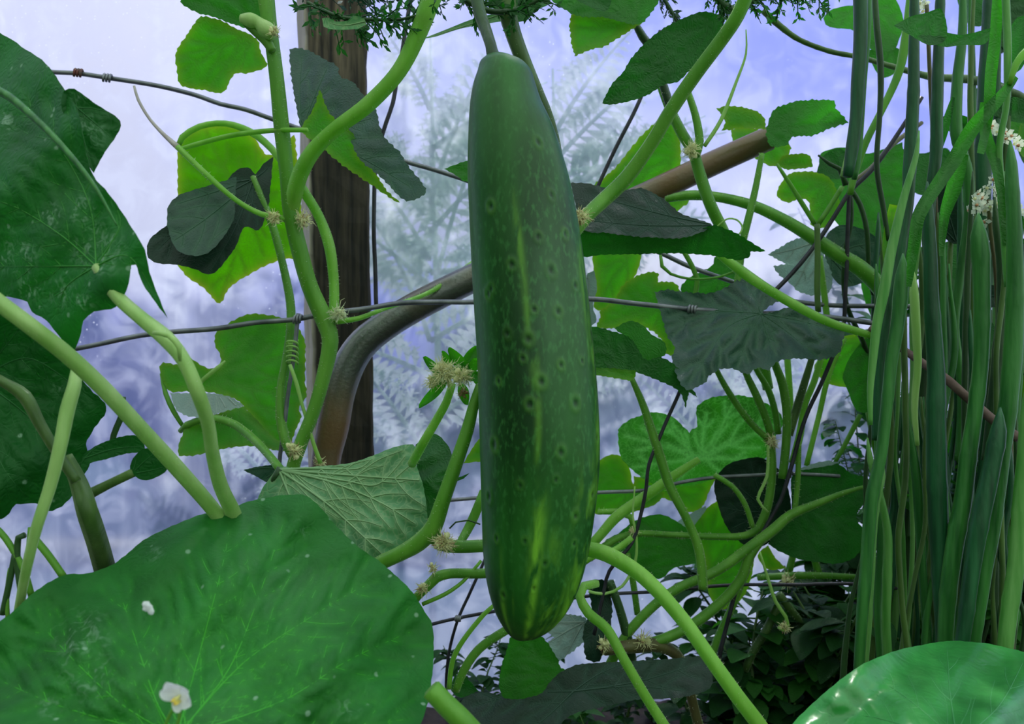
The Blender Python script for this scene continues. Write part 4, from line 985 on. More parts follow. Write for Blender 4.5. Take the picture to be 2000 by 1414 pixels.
stem(v2, 'side_stem', [(842, 1040, .48), (862, 1062, .49), (900, 1068, .50), (950, 1066, .51), (1030, 1065, .53)], [12, 13, 12, 12, 12], .5, 'green', **HA)
tuft(v2, 'node_hairs', 868, 1060, .468, 26, 110)
stem(v2, 'side_stem', [(1020, 1115, .54), (940, 1120, .53), (880, 1120, .525), (852, 1128, .52), (835, 1145, .52), (815, 1165, .52), (790, 1200, .52)], [8, 9, 9, 10, 9, 8, 8], .53, 'green', **HA)
stem(v2, 'side_stem', [(945, 960, .54), (935, 985, .54), (920, 1020, .54), (905, 1048, .535), (895, 1065, .52)], [9, 9, 9, 8, 7], .54, 'green', **HA)
stem(v2, 'tendril', [(940, 1095, .53), (905, 1135, .525), (870, 1160, .52), (825, 1180, .52)], [3, 3.5, 4, 4], .52, 'bright')
stem(v2, 'tendril', [(968, 1180, .55), (945, 1200, .55), (905, 1250, .55), (884, 1290, .55), (877, 1345, .55)], [4, 4.5, 5, 5, 5], .55, 'bright')
stem(v2, 'leaf_stalk', [(1030, 1210, .55), (985, 1233, .55), (935, 1268, .55), (905, 1310, .55), (890, 1350, .55)], [7, 8, 8, 8, 7], .55, 'green', **HA)
stem(v2, 'tendril', [(878, 1032, .52), (890, 1020, .52), (915, 1016, .52), (938, 1024, .52)], 1.6, .52, 'dark')
tuft(v2, 'node_hairs', 826, 1150, .51, 16, 40); tuft(v2, 'node_hairs', 845, 1110, .515, 14, 30)
leaf(v2, [(905, 905), (925, 872), (940, 856), (975, 870), (980, 900), (930, 902)], (960, 895), .60, 'bright', sec=False, teeth=1)
leaf(v2, [(868, 330), (890, 322), (915, 315), (950, 330), (950, 350), (912, 355), (890, 342)], (940, 340), .62, 'mid', sec=False, teeth=1.5)
# withered male flower cluster with its stem
stem(v2, 'flower_stalk', [(884, 748, .50), (872, 785, .50), (850, 825, .505), (825, 868, .51), (805, 905, .55)], [7, 8, 8.5, 9, 9], .5, 'bright', hairs=.8, sides=10)
def sepals(parent, specs, Y, matn='bright'):
    for (x0, y0, x1, y1, wd, dY) in specs:
        a = at(x0, y0, Y); b = at(x1, y1, Y + dY); petal(parent, a, b - a, (b - a).length, wd / F * Y, Vector((random.uniform(-.3, .3), -1, .2)), LM[matn][0], 'sepal', cupf=.18)
sepals(v2, [(925, 745, 983, 705, 26, -.004), (920, 740, 880, 680, 26, .004), (905, 720, 930, 680, 24, .008), (900, 735, 850, 715, 24, .0), (870, 745, 820, 798, 20, -.002), (865, 735, 828, 700, 18, .004), (900, 750, 915, 790, 22, 0), (870, 740, 838, 745, 22, -.004), (910, 730, 955, 745, 22, -.006), (880, 720, 862, 685, 18, -.002), (915, 725, 945, 700, 24, -.008)], .485)
tuft(v2, 'withered_flower', 868, 728, .475, 32, 150, [M_TUFT, M_HAIR]); tuft(v2, 'withered_flower', 902, 735, .468, 26, 90, [M_TUFT, M_HAIR]); tuft(v2, 'withered_flower', 904, 768, .478, 13, 40, [M_TUFTB, M_TUFTB]); tuft(v2, 'withered_flower', 845, 745, .48, 18, 50, [M_TUFT, M_HAIR])
# right-hand strong stems
stem(v2, 'side_stem', [(1470, -40, .52), (1440, 30, .53), (1408, 78, .54), (1360, 142, .55), (1312, 212, .56), (1270, 282, .57), (1222, 348, .58), (1175, 393, .58), (1145, 422, .57), (1110, 470, .56)], [13, 13, 13, 13, 13, 13, 14, 14, 13, 12], .55, 'green', 'stout stem slanting to the upper right', **HA)
tuft(v2, 'node_hairs', 1134, 425, .555, 22, 90)
stem(v2, 'side_stem', [(1070, 1068, .53), (1155, 1073, .50), (1200, 1088, .49), (1260, 1128, .48), (1330, 1204, .47), (1390, 1288, .46), (1440, 1358, .455), (1500, 1440, .45), (1560, 1560, .45), (1600, 1800, .46), (1600, 2250, .46)], [10, 14, 15, 14.5, 14, 14, 14.5, 15, 15, 15, 16], .48, 'bright', 'thick bright green stem falling to the lower right', **HA)
stem(v2, 'side_stem', [(1165, 1140, .53), (1140, 1145, .52), (1132, 1165, .515), (1150, 1198, .51), (1185, 1228, .505), (1220, 1290, .50), (1262, 1362, .50), (1305, 1430, .50), (1350, 1520, .5)], [8, 8, 9, 10, 10, 10, 10, 10.5, 11], .51, 'bright', **HA)
leaf(v2, [(1176, 202), (1195, 165), (1217, 141), (1231, 117), (1263, 81), (1290, 60), (1312, 46), (1362, 25), (1388, 24), (1415, 40), (1370, 110), (1326, 158), (1298, 165), (1252, 191), (1195, 204)], (1405, 38), .58, 'deep', veins=[[(1330, 110), (1180, 200)], [(1350, 60), (1240, 110)], [(1380, 90), (1320, 155)]], tilt=(.012, .012), teeth=1.5, period=13, quilt=.0015, sec=True)
# ================================================================== RIGHT-HAND VINE behind the cucumber
v3 = empty('cucumber_vine', loc_ground(1430, .74), 'dense tangled vine right of the cucumber with many backlit leaves', 'vine')
HB = dict(hairs=.7, sides=9, ribs=5)
leaf(v3, [([(1120, 28), (1113, 60), (1122, 110), (1150, 98), (1180, 90), (1210, 72), (1240, 54), (1262, 38), (1235, 30), (1180, 25)], 'bright', 0), ([(1060, -20), (1120, 28), (1180, 34), (1240, 48), (1262, 38), (1290, -30), (1180, -80), (1080, -60)], 'mid', -.01)], (1245, 48), .66, 'bright', veins=[(1118, 100), (1115, 50), (1190, -60), (1080, -20), (1200, 75)], teeth=2.5, period=12)
stem(v3, 'leaf_stalk', [(1240, 45), (1255, 72), (1275, 100), (1290, 150), (1310, 212)], [6, 8, 8, 8, 8], .68, 'dark', **HB)
stem(v3, 'main_stem', [(1285, 150), (1308, 212), (1333, 263), (1354, 298), (1368, 345), (1388, 402), (1412, 452, .71), (1440, 520, .74), (1470, 600, .76), (1500, 760, .77)], [8, 9, 10, 10, 11, 11, 11, 10, 10, 10], .70, 'green', **HB)
stem(v3, 'leaf_stalk', [(1340, 170), (1358, 225), (1366, 275), (1358, 305)], [6, 7, 8, 8], .69, 'green', **HB)
stem(v3, 'tendril', [(1376, 285), (1408, 235), (1438, 160), (1457, 105), (1457, 58)], [4, 4, 3, 2.2, 1.2], .69, 'tendril')
tuft(v3, 'node_hairs', 1350, 292, .68, 20, 70, [M_TUFT, M_HAIR])
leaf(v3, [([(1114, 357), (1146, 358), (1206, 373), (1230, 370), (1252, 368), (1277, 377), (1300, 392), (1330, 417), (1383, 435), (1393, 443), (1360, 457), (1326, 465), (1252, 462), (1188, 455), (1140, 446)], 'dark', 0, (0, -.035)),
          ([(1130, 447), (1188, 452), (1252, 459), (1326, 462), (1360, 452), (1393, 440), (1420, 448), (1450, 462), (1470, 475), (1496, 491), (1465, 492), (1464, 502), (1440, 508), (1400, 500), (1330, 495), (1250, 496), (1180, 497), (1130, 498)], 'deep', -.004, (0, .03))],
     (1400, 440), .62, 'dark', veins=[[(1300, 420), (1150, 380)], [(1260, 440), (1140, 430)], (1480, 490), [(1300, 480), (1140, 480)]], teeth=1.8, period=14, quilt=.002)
leaf(v3, [(1150, 380), (1160, 362), (1200, 330), (1240, 280), (1280, 240), (1312, 222), (1326, 260), (1328, 330), (1300, 345), (1262, 370), (1220, 400), (1170, 400)], (1325, 300), .83, 'bright', veins=[(1160, 365), (1280, 245), (1210, 395), (1310, 230)], tilt=(0, .01))
leaf(v3, [(1290, 395), (1325, 372), (1356, 378), (1340, 400), (1312, 415), (1290, 415)], (1350, 382), .83, 'bright', sec=False)
leaf(v3, [([(1400, 212), (1415, 208), (1432, 207), (1475, 216), (1492, 230), (1496, 252), (1454, 251), (1411, 254), (1416, 235)], 'bright', 0), ([(1500, 240), (1508, 220), (1521, 209), (1560, 197), (1599, 195), (1629, 197), (1633, 211), (1657, 240), (1622, 250), (1588, 264), (1546, 268), (1535, 284), (1505, 284), (1497, 262)], 'mid', .0)], (1498, 253), .74, 'bright', veins=[(1405, 212), (1415, 250), (1440, 210), (1520, 205), (1580, 200), (1652, 240), (1530, 278)], teeth=2.5, period=12)
leaf(v3, [(1430, 253), (1470, 250), (1505, 265), (1535, 280), (1545, 290), (1530, 312), (1510, 325), (1480, 312), (1440, 290), (1430, 270)], (1500, 262), .80, 'bright', teeth=2, period=12)
leaf(v3, [(1515, 322), (1530, 305), (1562, 300), (1582, 305), (1588, 326), (1560, 330), (1532, 330)], (1517, 320), .76, 'bright', teeth=1.5, period=10, sec=False)
leaf(v3, [(1518, 378), (1524, 360), (1545, 338), (1590, 336), (1622, 350), (1640, 400), (1620, 440), (1585, 440), (1580, 395), (1560, 388), (1540, 396), (1520, 386)], (1615, 360), .80, 'bright', teeth=1.8, period=12)
stem(v3, 'leaf_stalk', [(1488, 300), (1476, 365), (1462, 425), (1450, 475), (1440, 560)], [5, 6, 7, 7, 7], .72, 'green', **HB)
stem(v3, 'leaf_stalk', [(1517, 320), (1540, 355), (1562, 390), (1592, 438)], [3, 4.5, 5, 5], .74, 'green')
stem(v3, 'leaf_stalk', [(1598, 438), (1620, 405), (1645, 365)], [5, 5, 5], .73, 'green')
stem(v3, 'leaf_stalk', [(1596, 438), (1597, 500), (1596, 560), (1598, 610)], [6, 6, 6, 6], .70, 'olive')
stem(v3, 'side_stem', [(1300, 390, .76), (1340, 382, .76), (1400, 385, .75), (1470, 402, .74), (1530, 430, .735), (1580, 460, .73), (1640, 500, .73), (1680, 525, .73), (1720, 565, .73), (1760, 640, .74)], [6, 9, 9, 10, 11, 12, 14, 15, 15, 12], .74, 'green', 'bumpy arching stem', **HB)
stem(v3, 'side_stem', [(1375, 470, .69), (1420, 508, .685), (1455, 535, .68), (1500, 565, .67), (1560, 600, .665), (1620, 630, .66), (1700, 655, .66)], [7, 9, 10, 9, 9, 8, 7], .68, 'bright', **HB)
mb = MB(); px_tube(mb, [(1395, 447), (1420, 428), (1440, 430), (1450, 445), (1440, 460), (1425, 455)], 1.8, .70, 5, step=5); mb.build('tendril', SM['tendril'], v3)
stem(v3, 'tendril', [(1290, 498), (1293, 520), (1310, 535), (1350, 545), (1400, 542), (1440, 528)], [3, 4, 3, 2.5, 2.5, 2], .73, 'green')
stem(v3, 'leaf_stalk', [(1328, 478), (1352, 520), (1362, 545), (1355, 590)], [5, 5, 5, 5], .74, 'green')
leaf(v3, [(1155, 480), (1250, 490), (1252, 505), (1240, 540), (1215, 575), (1185, 605), (1160, 600), (1165, 560), (1160, 530)], (1240, 490), .84, 'bright', teeth=1.2, veins=[(1165, 600), (1160, 540)])
leaf(v3, [(1145, 538), (1160, 528), (1166, 560), (1158, 600), (1165, 625), (1150, 640), (1140, 600)], (1150, 540), .82, 'grey', teeth=1, sec=False)
leaf(v3, [(1165, 640), (1172, 620), (1176, 605), (1200, 585), (1215, 560), (1240, 541), (1262, 533), (1284, 533), (1286, 550), (1310, 550), (1325, 560), (1330, 600), (1322, 690), (1300, 690), (1290, 660), (1262, 640), (1240, 632), (1215, 636), (1190, 642)], (1285, 605), .78, 'bright', veins=[(1170, 635), (1190, 590), (1262, 536), (1310, 555), (1305, 685), (1240, 630)], teeth=2.8, period=12)
leaf(v3, [(1330, 560), (1350, 540), (1390, 520), (1400, 500), (1440, 505), (1445, 540), (1420, 580), (1380, 590), (1340, 585)], (1430, 520), .80, 'mid', teeth=2)
leaf(v3, [([(1200, 642), (1225, 628), (1250, 632), (1275, 655), (1297, 668), (1300, 690), (1280, 702), (1258, 704), (1245, 685), (1225, 660)], 'mid', .012),
          ([(1140, 636), (1160, 638), (1200, 648), (1230, 660), (1245, 680), (1262, 703), (1290, 698), (1320, 715), (1340, 740), (1362, 776), (1345, 766), (1339, 797), (1327, 765), (1290, 745), (1240, 726), (1200, 722), (1140, 722)], 'deep', 0),
          ([(1140, 720), (1200, 720), (1243, 724), (1235, 742), (1200, 738), (1140, 728)], 'bright', -.004)], (1236, 740), .66, 'deep', veins=[[(1180, 720), (1145, 700)], [(1200, 690), (1160, 645)], (1270, 690), (1340, 780)], teeth=1.8, period=13)
leaf(v3, [(1279, 570), (1305, 566), (1333, 571), (1390, 572), (1420, 560), (1450, 543), (1480, 548), (1510, 566), (1536, 580), (1512, 592), (1496, 602), (1488, 612), (1500, 612), (1545, 600), (1580, 610), (1650, 634), (1646, 660), (1638, 690), (1600, 702), (1560, 700), (1520, 705), (1500, 722), (1480, 718), (1460, 730), (1430, 720), (1405, 722), (1385, 735), (1375, 748), (1345, 762), (1330, 750), (1318, 720), (1313, 700), (1318, 680), (1303, 655), (1290, 610)],
     (1486, 612), .70, 'slate', veins=[(1290, 580), [(1420, 640), (1345, 750)], [(1460, 660), (1440, 720)], [(1540, 650), (1600, 700)], (1645, 650), (1455, 550), [(1400, 610), (1300, 640)], [(1500, 660), (1520, 700)]], tilt=(0, -.035), wob=.005, teeth=2.6, period=13, quilt=.007, vr=1.8, label='large dark leaf top, slate green')
leaf(v3, [(1500, 497), (1520, 485), (1560, 465), (1590, 470), (1610, 500), (1625, 540), (1620, 570), (1592, 577), (1560, 570), (1545, 555), (1520, 535), (1510, 520), (1535, 515), (1520, 508)], (1598, 470), .78, 'grey', veins=[(1505, 497), (1550, 565), (1600, 575)], teeth=2, period=12)
# lower group
leaf(v3, [(1208, 840), (1218, 828), (1234, 818), (1277, 805), (1312, 814), (1330, 828), (1346, 845), (1352, 838), (1362, 833), (1360, 797), (1372, 785), (1393, 776), (1443, 772), (1475, 779), (1517, 800), (1530, 827), (1515, 850), (1505, 880), (1489, 900), (1436, 912), (1400, 932), (1350, 948), (1277, 945), (1240, 922), (1212, 890)], (1365, 897), .80, 'under',
     veins=[(1215, 850), (1280, 808), (1440, 775), (1525, 825), (1380, 800), (1480, 900), (1230, 915), (1320, 942)], tilt=(0, .012), wob=.003, teeth=1.6, period=15, quilt=.0025, under=True, vr=2.4)
leaf(v3, [(1150, 915), (1168, 900), (1195, 888), (1215, 893), (1230, 915), (1240, 950), (1300, 962), (1280, 985), (1235, 1000), (1200, 1003), (1150, 995)], (1240, 955), .83, 'bright', teeth=1.2)
leaf(v3, [(1238, 930), (1300, 940), (1400, 930), (1385, 960), (1370, 992), (1345, 1000), (1310, 978), (1282, 972), (1255, 985), (1240, 965)], (1290, 940), .84, 'bright', teeth=1.5)
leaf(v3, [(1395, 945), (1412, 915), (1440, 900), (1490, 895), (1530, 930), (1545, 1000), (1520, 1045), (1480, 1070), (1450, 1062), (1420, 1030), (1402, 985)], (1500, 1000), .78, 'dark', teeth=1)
leaf(v3, [([(1545, 935), (1560, 918), (1600, 906), (1636, 906), (1662, 925), (1696, 936), (1690, 975), (1672, 1010), (1690, 1045), (1672, 1085), (1640, 1100), (1600, 1098), (1560, 1092), (1525, 1078), (1500, 1062), (1520, 1035), (1545, 1005)], 'deep', 0), ([(1552, 920), (1580, 908), (1615, 900), (1640, 904), (1618, 909), (1585, 915)], 'grey', -.004)], (1548, 985), .76, 'deep', veins=[(1600, 910), (1680, 950), (1680, 1040), (1600, 1090)], tilt=(.01, 0), teeth=1.3)
leaf(v3, [(1245, 1015), (1290, 1005), (1330, 1024), (1362, 1050), (1378, 1100), (1350, 1102), (1315, 1110), (1290, 1130), (1240, 1122), (1200, 1090), (1180, 1060), (1210, 1040)], (1370, 1090), .80, 'mid', veins=[(1250, 1020), (1200, 1070), (1290, 1125)], teeth=1.2)
leaf(v3, [([(1345, 1030), (1372, 1002), (1390, 985), (1410, 978), (1425, 1005), (1462, 1045), (1472, 1100), (1452, 1165), (1410, 1190), (1385, 1160), (1372, 1090)], 'bright', .0), ([(1318, 1022), (1340, 1008), (1378, 988), (1380, 994), (1352, 1030), (1342, 1032)], 'grey', -.01)], (1375, 1150), .82, 'bright', veins=[(1400, 990), (1460, 1060), (1450, 1150)], teeth=1)  # the small grey piece is a highlight painted onto the leaf
leaf(v3, [(1480, 1085), (1500, 1065), (1515, 1090), (1535, 1110), (1500, 1112)], (1500, 1068), .86, 'bright', teeth=1, sec=False)
leaf(v3, [([(1048, 1215), (1060, 1200), (1140, 1205), (1152, 1240), (1130, 1262), (1092, 1290), (1080, 1280), (1062, 1262), (1082, 1245)], 'grey', .0)], (1140, 1215), .74, 'grey', teeth=2.5, period=11)
leaf(v3, [(975, 1340), (980, 1300), (990, 1270), (1000, 1240), (1030, 1235), (1060, 1245), (1088, 1285), (1096, 1305), (1130, 1308), (1100, 1320), (1080, 1350), (1030, 1372), (990, 1368)], (1128, 1306), .70, 'mid', veins=[(985, 1320), (1010, 1260), (1060, 1250), (1030, 1365)], teeth=2, period=13, quilt=.002)
leaf(v3, [(880, 1420), (905, 1365), (950, 1352), (1000, 1366), (1055, 1356), (1072, 1335), (1092, 1315), (1130, 1298), (1200, 1293), (1290, 1288), (1385, 1283), (1392, 1312), (1385, 1345), (1330, 1362), (1250, 1366), (1180, 1380), (1110, 1400), (1050, 1460), (900, 1470)], (1120, 1350), .62, 'dark', veins=[(1380, 1290), (1340, 1350), (1220, 1295), (920, 1380), (1000, 1450)], tilt=(0, -.03), teeth=1.4, period=14, label='broad dark leaf near the ground')
leaf(v3, [(880, 1345), (890, 1320), (905, 1318), (935, 1350), (900, 1362)], (885, 1345), .72, 'deep', teeth=1, sec=False)
leaf(v3, [(1460, 1330), (1470, 1300), (1490, 1260), (1510, 1270), (1520, 1310), (1500, 1340)], (1480, 1330), .86, 'slate', teeth=2)
# stalks of the lower group
for pts, r, m_, Y in [
    ([(1234, 740), (1256, 792), (1285, 880), (1308, 950), (1340, 1012), (1365, 1075), (1373, 1150)], [5, 7, 9, 9, 8, 9, 9], 'green', .70),
    ([(1365, 897), (1312, 932), (1262, 968), (1205, 1008), (1172, 1045), (1140, 1080)], [6, 9, 10, 10, 9, 9], 'bright', .74),
    ([(1375, 660), (1400, 724), (1432, 780), (1468, 828), (1500, 858)], [5, 5, 6, 6, 6], 'green', .74),
    ([(1440, 660), (1455, 724), (1476, 770), (1495, 815), (1506, 850)], [6, 6, 7, 7, 7], 'green', .74),
    ([(1455, 660), (1473, 714), (1500, 760), (1514, 805), (1520, 848)], [5, 5, 6, 6, 6], 'green', .75),
    ([(1500, 650), (1512, 706), (1528, 750), (1537, 810), (1535, 870), (1528, 935)], [7, 7, 8, 8, 8, 8], 'green', .73),
    ([(1600, 650), (1584, 705), (1572, 745), (1552, 810), (1540, 850)], [6, 6, 7, 8, 8], 'olive', .74),
    ([(1535, 650), (1538, 705), (1542, 760), (1545, 820)], [6, 6, 6, 6], 'bright', .80),
    ([(1615, 660), (1590, 745), (1572, 790), (1562, 850), (1548, 905)], [5, 6, 6, 7, 7], 'bright', .75),
    ([(1650, 660), (1618, 735), (1600, 810), (1585, 870), (1575, 910)], [4, 5, 5, 5, 5], 'bright', .78),
    ([(1505, 862), (1508, 920), (1500, 985), (1482, 1030), (1455, 1046), (1400, 1048), (1320, 1045), (1240, 1042), (1200, 1055), (1150, 1090)], [8, 8, 8, 8, 7, 6, 6, 6, 7, 8], 'green', .74),
    ([(1690, 950), (1650, 962), (1600, 982), (1545, 1005), (1510, 1035), (1470, 1065), (1400, 1115), (1330, 1146), (1280, 1180), (1225, 1238), (1190, 1300)], [3, 5, 7, 9, 10, 10, 9, 9, 9, 9, 9], 'green', .72),
    ([(1490, 1050), (1465, 1085), (1448, 1130), (1410, 1175), (1345, 1225), (1290, 1250), (1230, 1265)], [8, 9, 10, 10, 10, 10, 9], 'green', .72),
    ([(1395, 928), (1430, 950), (1455, 985), (1470, 1030)], [5, 5, 5, 5], 'green', .73),
    ([(1168, 1000), (1210, 1000), (1232, 1010), (1238, 1035)], [5, 6, 6, 5], 'bright', .76),
    ([(1520, 1160), (1555, 1205), (1600, 1262), (1640, 1310)], [8, 7, 7, 6], 'olive', .80),
    ([(1520, 1180), (1500, 1225), (1470, 1275), (1455, 1310)], [8, 8, 8, 7], 'olive', .80),
    ([(1450, 1130), (1430, 1185), (1400, 1250), (1385, 1300)], [7, 7, 7, 7], 'green', .78),
    ([(1190, 1135), (1210, 1190), (1226, 1250), (1235, 1290)], [8, 8, 9, 8], 'dark', .72),
    ([(1225, 1080), (1235, 1130), (1245, 1200)], [6, 6, 6], 'green', .80),
    ([(1480, 1128), (1560, 1124), (1620, 1125), (1690, 1128)], [6, 7, 6, 5], 'green', .82),
    ([(1540, 1120), (1550, 1080), (1560, 1040)], [7, 6, 6], 'green', .83), ([(1600, 1125), (1590, 1090), (1575, 1060)], [8, 6, 5], 'green', .83),
    ([(1500, 870), (1498, 930), (1480, 975), (1500, 1000)], [2.5, 3, 3, 2], 'tendril', .72),
    ([(1560, 870), (1558, 940), (1552, 1000)], [5, 5, 5], 'green', .73),
    ([(1140, 1100), (1160, 1085), (1200, 1075), (1235, 1050)], [5, 6, 6, 6], 'bright', .70),
    ([(1600, 500), (1608, 560), (1615, 620), (1618, 660)], [6, 6, 6, 6], 'bright', .76),
    ]:
    stem(v3, 'leaf_stalk', pts, r, Y, m_, **HB)
stem(v3, 'tendril', [(1484, 1078), (1500, 1130), (1515, 1175), (1535, 1205), (1540, 1222), (1530, 1232), (1520, 1225)], [2, 3, 3.5, 3.5, 3, 3, 3], .70, 'tendril')
stem(v3, 'tendril', [(1240, 950), (1236, 1010), (1243, 1050), (1240, 1100), (1215, 1145), (1180, 1160), (1150, 1155)], [1.5, 2, 2.5, 3, 3, 3, 3], .70, 'tendril')
for (x, y, Y, r, n) in [(1507, 862, .73, 16, 60), (1533, 1226, .70, 14, 40), (1237, 1038, .73, 12, 30), (1255, 1252, .71, 22, 60), (1540, 1135, .79, 18, 40), (1180, 1260, .70, 20, 40), (1660, 330, .70, 12, 30)]:
    tuft(v3, 'node_hairs', x, y, Y, r, n)
stem(v3, 'main_stem', [(1180, 1270, .70), (1240, 1262, .71), (1290, 1262, .72), (1330, 1290, .73), (1360, 1400, .74), (1430, 1660, .74)], [10, 13, 12, 10, 10, 10], .72, 'brown', **HB)
# dead crumpled leaf hanging below the cucumber's right side
leaf(v3, [([(1150, 1140), (1185, 1135), (1195, 1180), (1190, 1240), (1170, 1290), (1145, 1285), (1140, 1230), (1155, 1190)], 'dark', .0)], (1165, 1140), .71, 'dark', wob=.012, teeth=2)

# ================================================================== BEAN VINE upper right
v4 = empty('bean_vine', loc_ground(1740, .80), 'broad-leaved vine behind the tall stalks, upper right', 'vine')
for poly, hub, Y, m_ in [
    ([(1608, 36), (1622, 20), (1650, 12), (1690, 8), (1740, -10), (1765, 40), (1755, 80), (1745, 98), (1700, 96), (1668, 60), (1630, 55), (1612, 48)], (1700, 10), .84, 'mid'),
    ([(1745, 50), (1780, 32), (1810, 25), (1838, 18), (1850, 55), (1845, 80), (1815, 88), (1780, 70)], (1840, 25), .53, 'deep'),
    ([(1790, 60), (1840, 62), (1880, 68), (1935, 55), (1925, 85), (1880, 88), (1835, 90)], (1930, 60), .535, 'deep'),
    ([(1600, 305), (1620, 292), (1650, 288), (1690, 300), (1730, 290), (1762, 278), (1768, 330), (1765, 400), (1740, 440), (1700, 470), (1660, 455), (1630, 430), (1610, 370)], (1660, 350), .86, 'mid'),
    ([(1590, 355), (1600, 320), (1612, 300), (1640, 290), (1660, 310), (1650, 345), (1620, 350)], (1655, 350), .82, 'deep'),
    ([(1700, 470), (1740, 450), (1780, 470), (1790, 560), (1760, 620), (1720, 640), (1690, 590), (1680, 520)], (1730, 460), .86, 'mid'),
    ([(1590, 720), (1600, 700), (1640, 660), (1700, 655), (1730, 690), (1730, 745), (1680, 755), (1640, 755), (1610, 745)], (1690, 660), .84, 'bright'),
    ([(1652, 715), (1665, 690), (1690, 662), (1715, 655), (1738, 680), (1735, 740), (1720, 780), (1695, 805), (1672, 800), (1655, 760), (1646, 738)], (1720, 660), .78, 'mid'),
    ([(1610, 470), (1640, 440), (1690, 450), (1720, 480), (1700, 540), (1650, 560), (1620, 530)], (1620, 500), .80, 'slate'),
    ([(1840, 480), (1870, 470), (1895, 500), (1900, 560), (1890, 600), (1860, 570), (1842, 530)], (1870, 475), .86, 'deep'),
    ([(1760, 290), (1800, 300), (1850, 290), (1860, 330), (1830, 380), (1780, 370)], (1800, 300), .90, 'deep'),
    ([(1900, 180), (1950, 160), (2000, 190), (2040, 230), (2010, 260), (1950, 250), (1910, 220)], (1900, 180), .88, 'deep'),
    ([(1930, 20), (1980, 0), (2040, 20), (2040, 110), (1990, 120), (1950, 80)], (1940, 20), .90, 'deep'),
    ([(1870, -20), (1920, -30), (1950, 10), (1920, 50), (1885, 40)], (1890, -20), .88, 'deep'),
    ([(1690, 100), (1730, 90), (1760, 100), (1750, 140), (1720, 150)], (1740, 95), .86, 'mid'),
    ([(1780, 600), (1830, 590), (1860, 640), (1840, 700), (1790, 690)], (1790, 600), .88, 'deep'),
    ([(1900, 690), (1930, 660), (1970, 690), (1960, 750), (1920, 760)], (1910, 700), .88, 'deep'),
    ([(1840, 840), (1870, 810), (1900, 850), (1890, 900), (1860, 910)], (1850, 850), .88, 'mid'),
    ([(1740, 980), (1780, 960), (1800, 1000), (1790, 1060), (1750, 1050)], (1750, 990), .90, 'mid')]:
    leaf(v4, poly, hub, Y, m_, teeth=.6, period=20, quilt=.002, nv=4)
ra = random.Random(77)
for k in range(26):
    x, y = ra.uniform(1845, 2020), ra.uniform(0, 760); L_ = ra.uniform(35, 70); W_ = L_ * ra.uniform(.35, .55); a = ra.uniform(0, 6.28)
    poly = []
    for q in range(12):
        t = q / 12 * 2 * math.pi; u, v_ = math.cos(t) * L_ * (1 + .15 * math.cos(t)), math.sin(t) * W_
        poly.append((x + u * math.cos(a) - v_ * math.sin(a), y + u * math.sin(a) + v_ * math.cos(a)))
    leaf(v4, poly, (x - L_ * .85 * math.cos(a), y - L_ * .85 * math.sin(a)), ra.uniform(.70, .92), ra.choice(('deep', 'deep', 'mid', 'dark', 'bright')), teeth=.6, period=20, quilt=.0015, nv=3, sec=False, tilt=(ra.uniform(-.02, .02), ra.uniform(-.02, .02)), seed=k)
stem(v4, 'main_stem', [(1490, 20, .72), (1520, 48, .72), (1560, 77, .72), (1620, 100, .73), (1680, 112, .74), (1750, 132, .76), (1820, 150, .78), (1900, 156, .80), (1960, 175, .82), (2040, 215, .84)], [6, 6, 5, 5, 5, 5.5, 7, 8, 9, 10], .75, 'olive', 'knobbly brownish creeping stem', knobs=3, step=8)
stem(v4, 'side_stem', [(1660, 365, .74), (1662, 430, .74), (1650, 500, .75), (1652, 590, .76), (1690, 680, .78), (1720, 800, .80), (1740, 1000, .80), (1740, 1588, .80)], [5, 5, 5, 5, 5, 6, 7, 8], .74, 'dark')
stem(v4, 'side_stem', [(1662, 370, .73), (1680, 400, .73), (1693, 450, .73), (1697, 530, .74), (1705, 575, .75)], [5, 5, 5, 4.5, 4], .74, 'dark')
stem(v4, 'side_stem', [(1652, 362, .72), (1640, 330, .72), (1620, 320, .72), (1598, 303, .72)], [6, 5, 4, 2], .72, 'dark')
stem(v4, 'flower_bud', [(1645, 345, .71), (1655, 322, .705), (1660, 300, .70), (1662, 286, .70)], [5, 9, 9, 4], .71, 'pale')
stem(v4, 'side_stem', [(1658, 360, .73), (1700, 330, .74), (1740, 285, .76), (1800, 240, .78)], [5, 5, 5, 4], .73, 'brown')
stem(v4, 'leaf_stalk', [(1695, 805, .79), (1705, 860, .79), (1720, 930, .80)], [5, 5, 5], .79, 'green')
stem(v4, 'leaf_stalk', [(1680, 810, .79), (1660, 850, .79), (1630, 905, .79)], [5, 5, 4], .79, 'green')

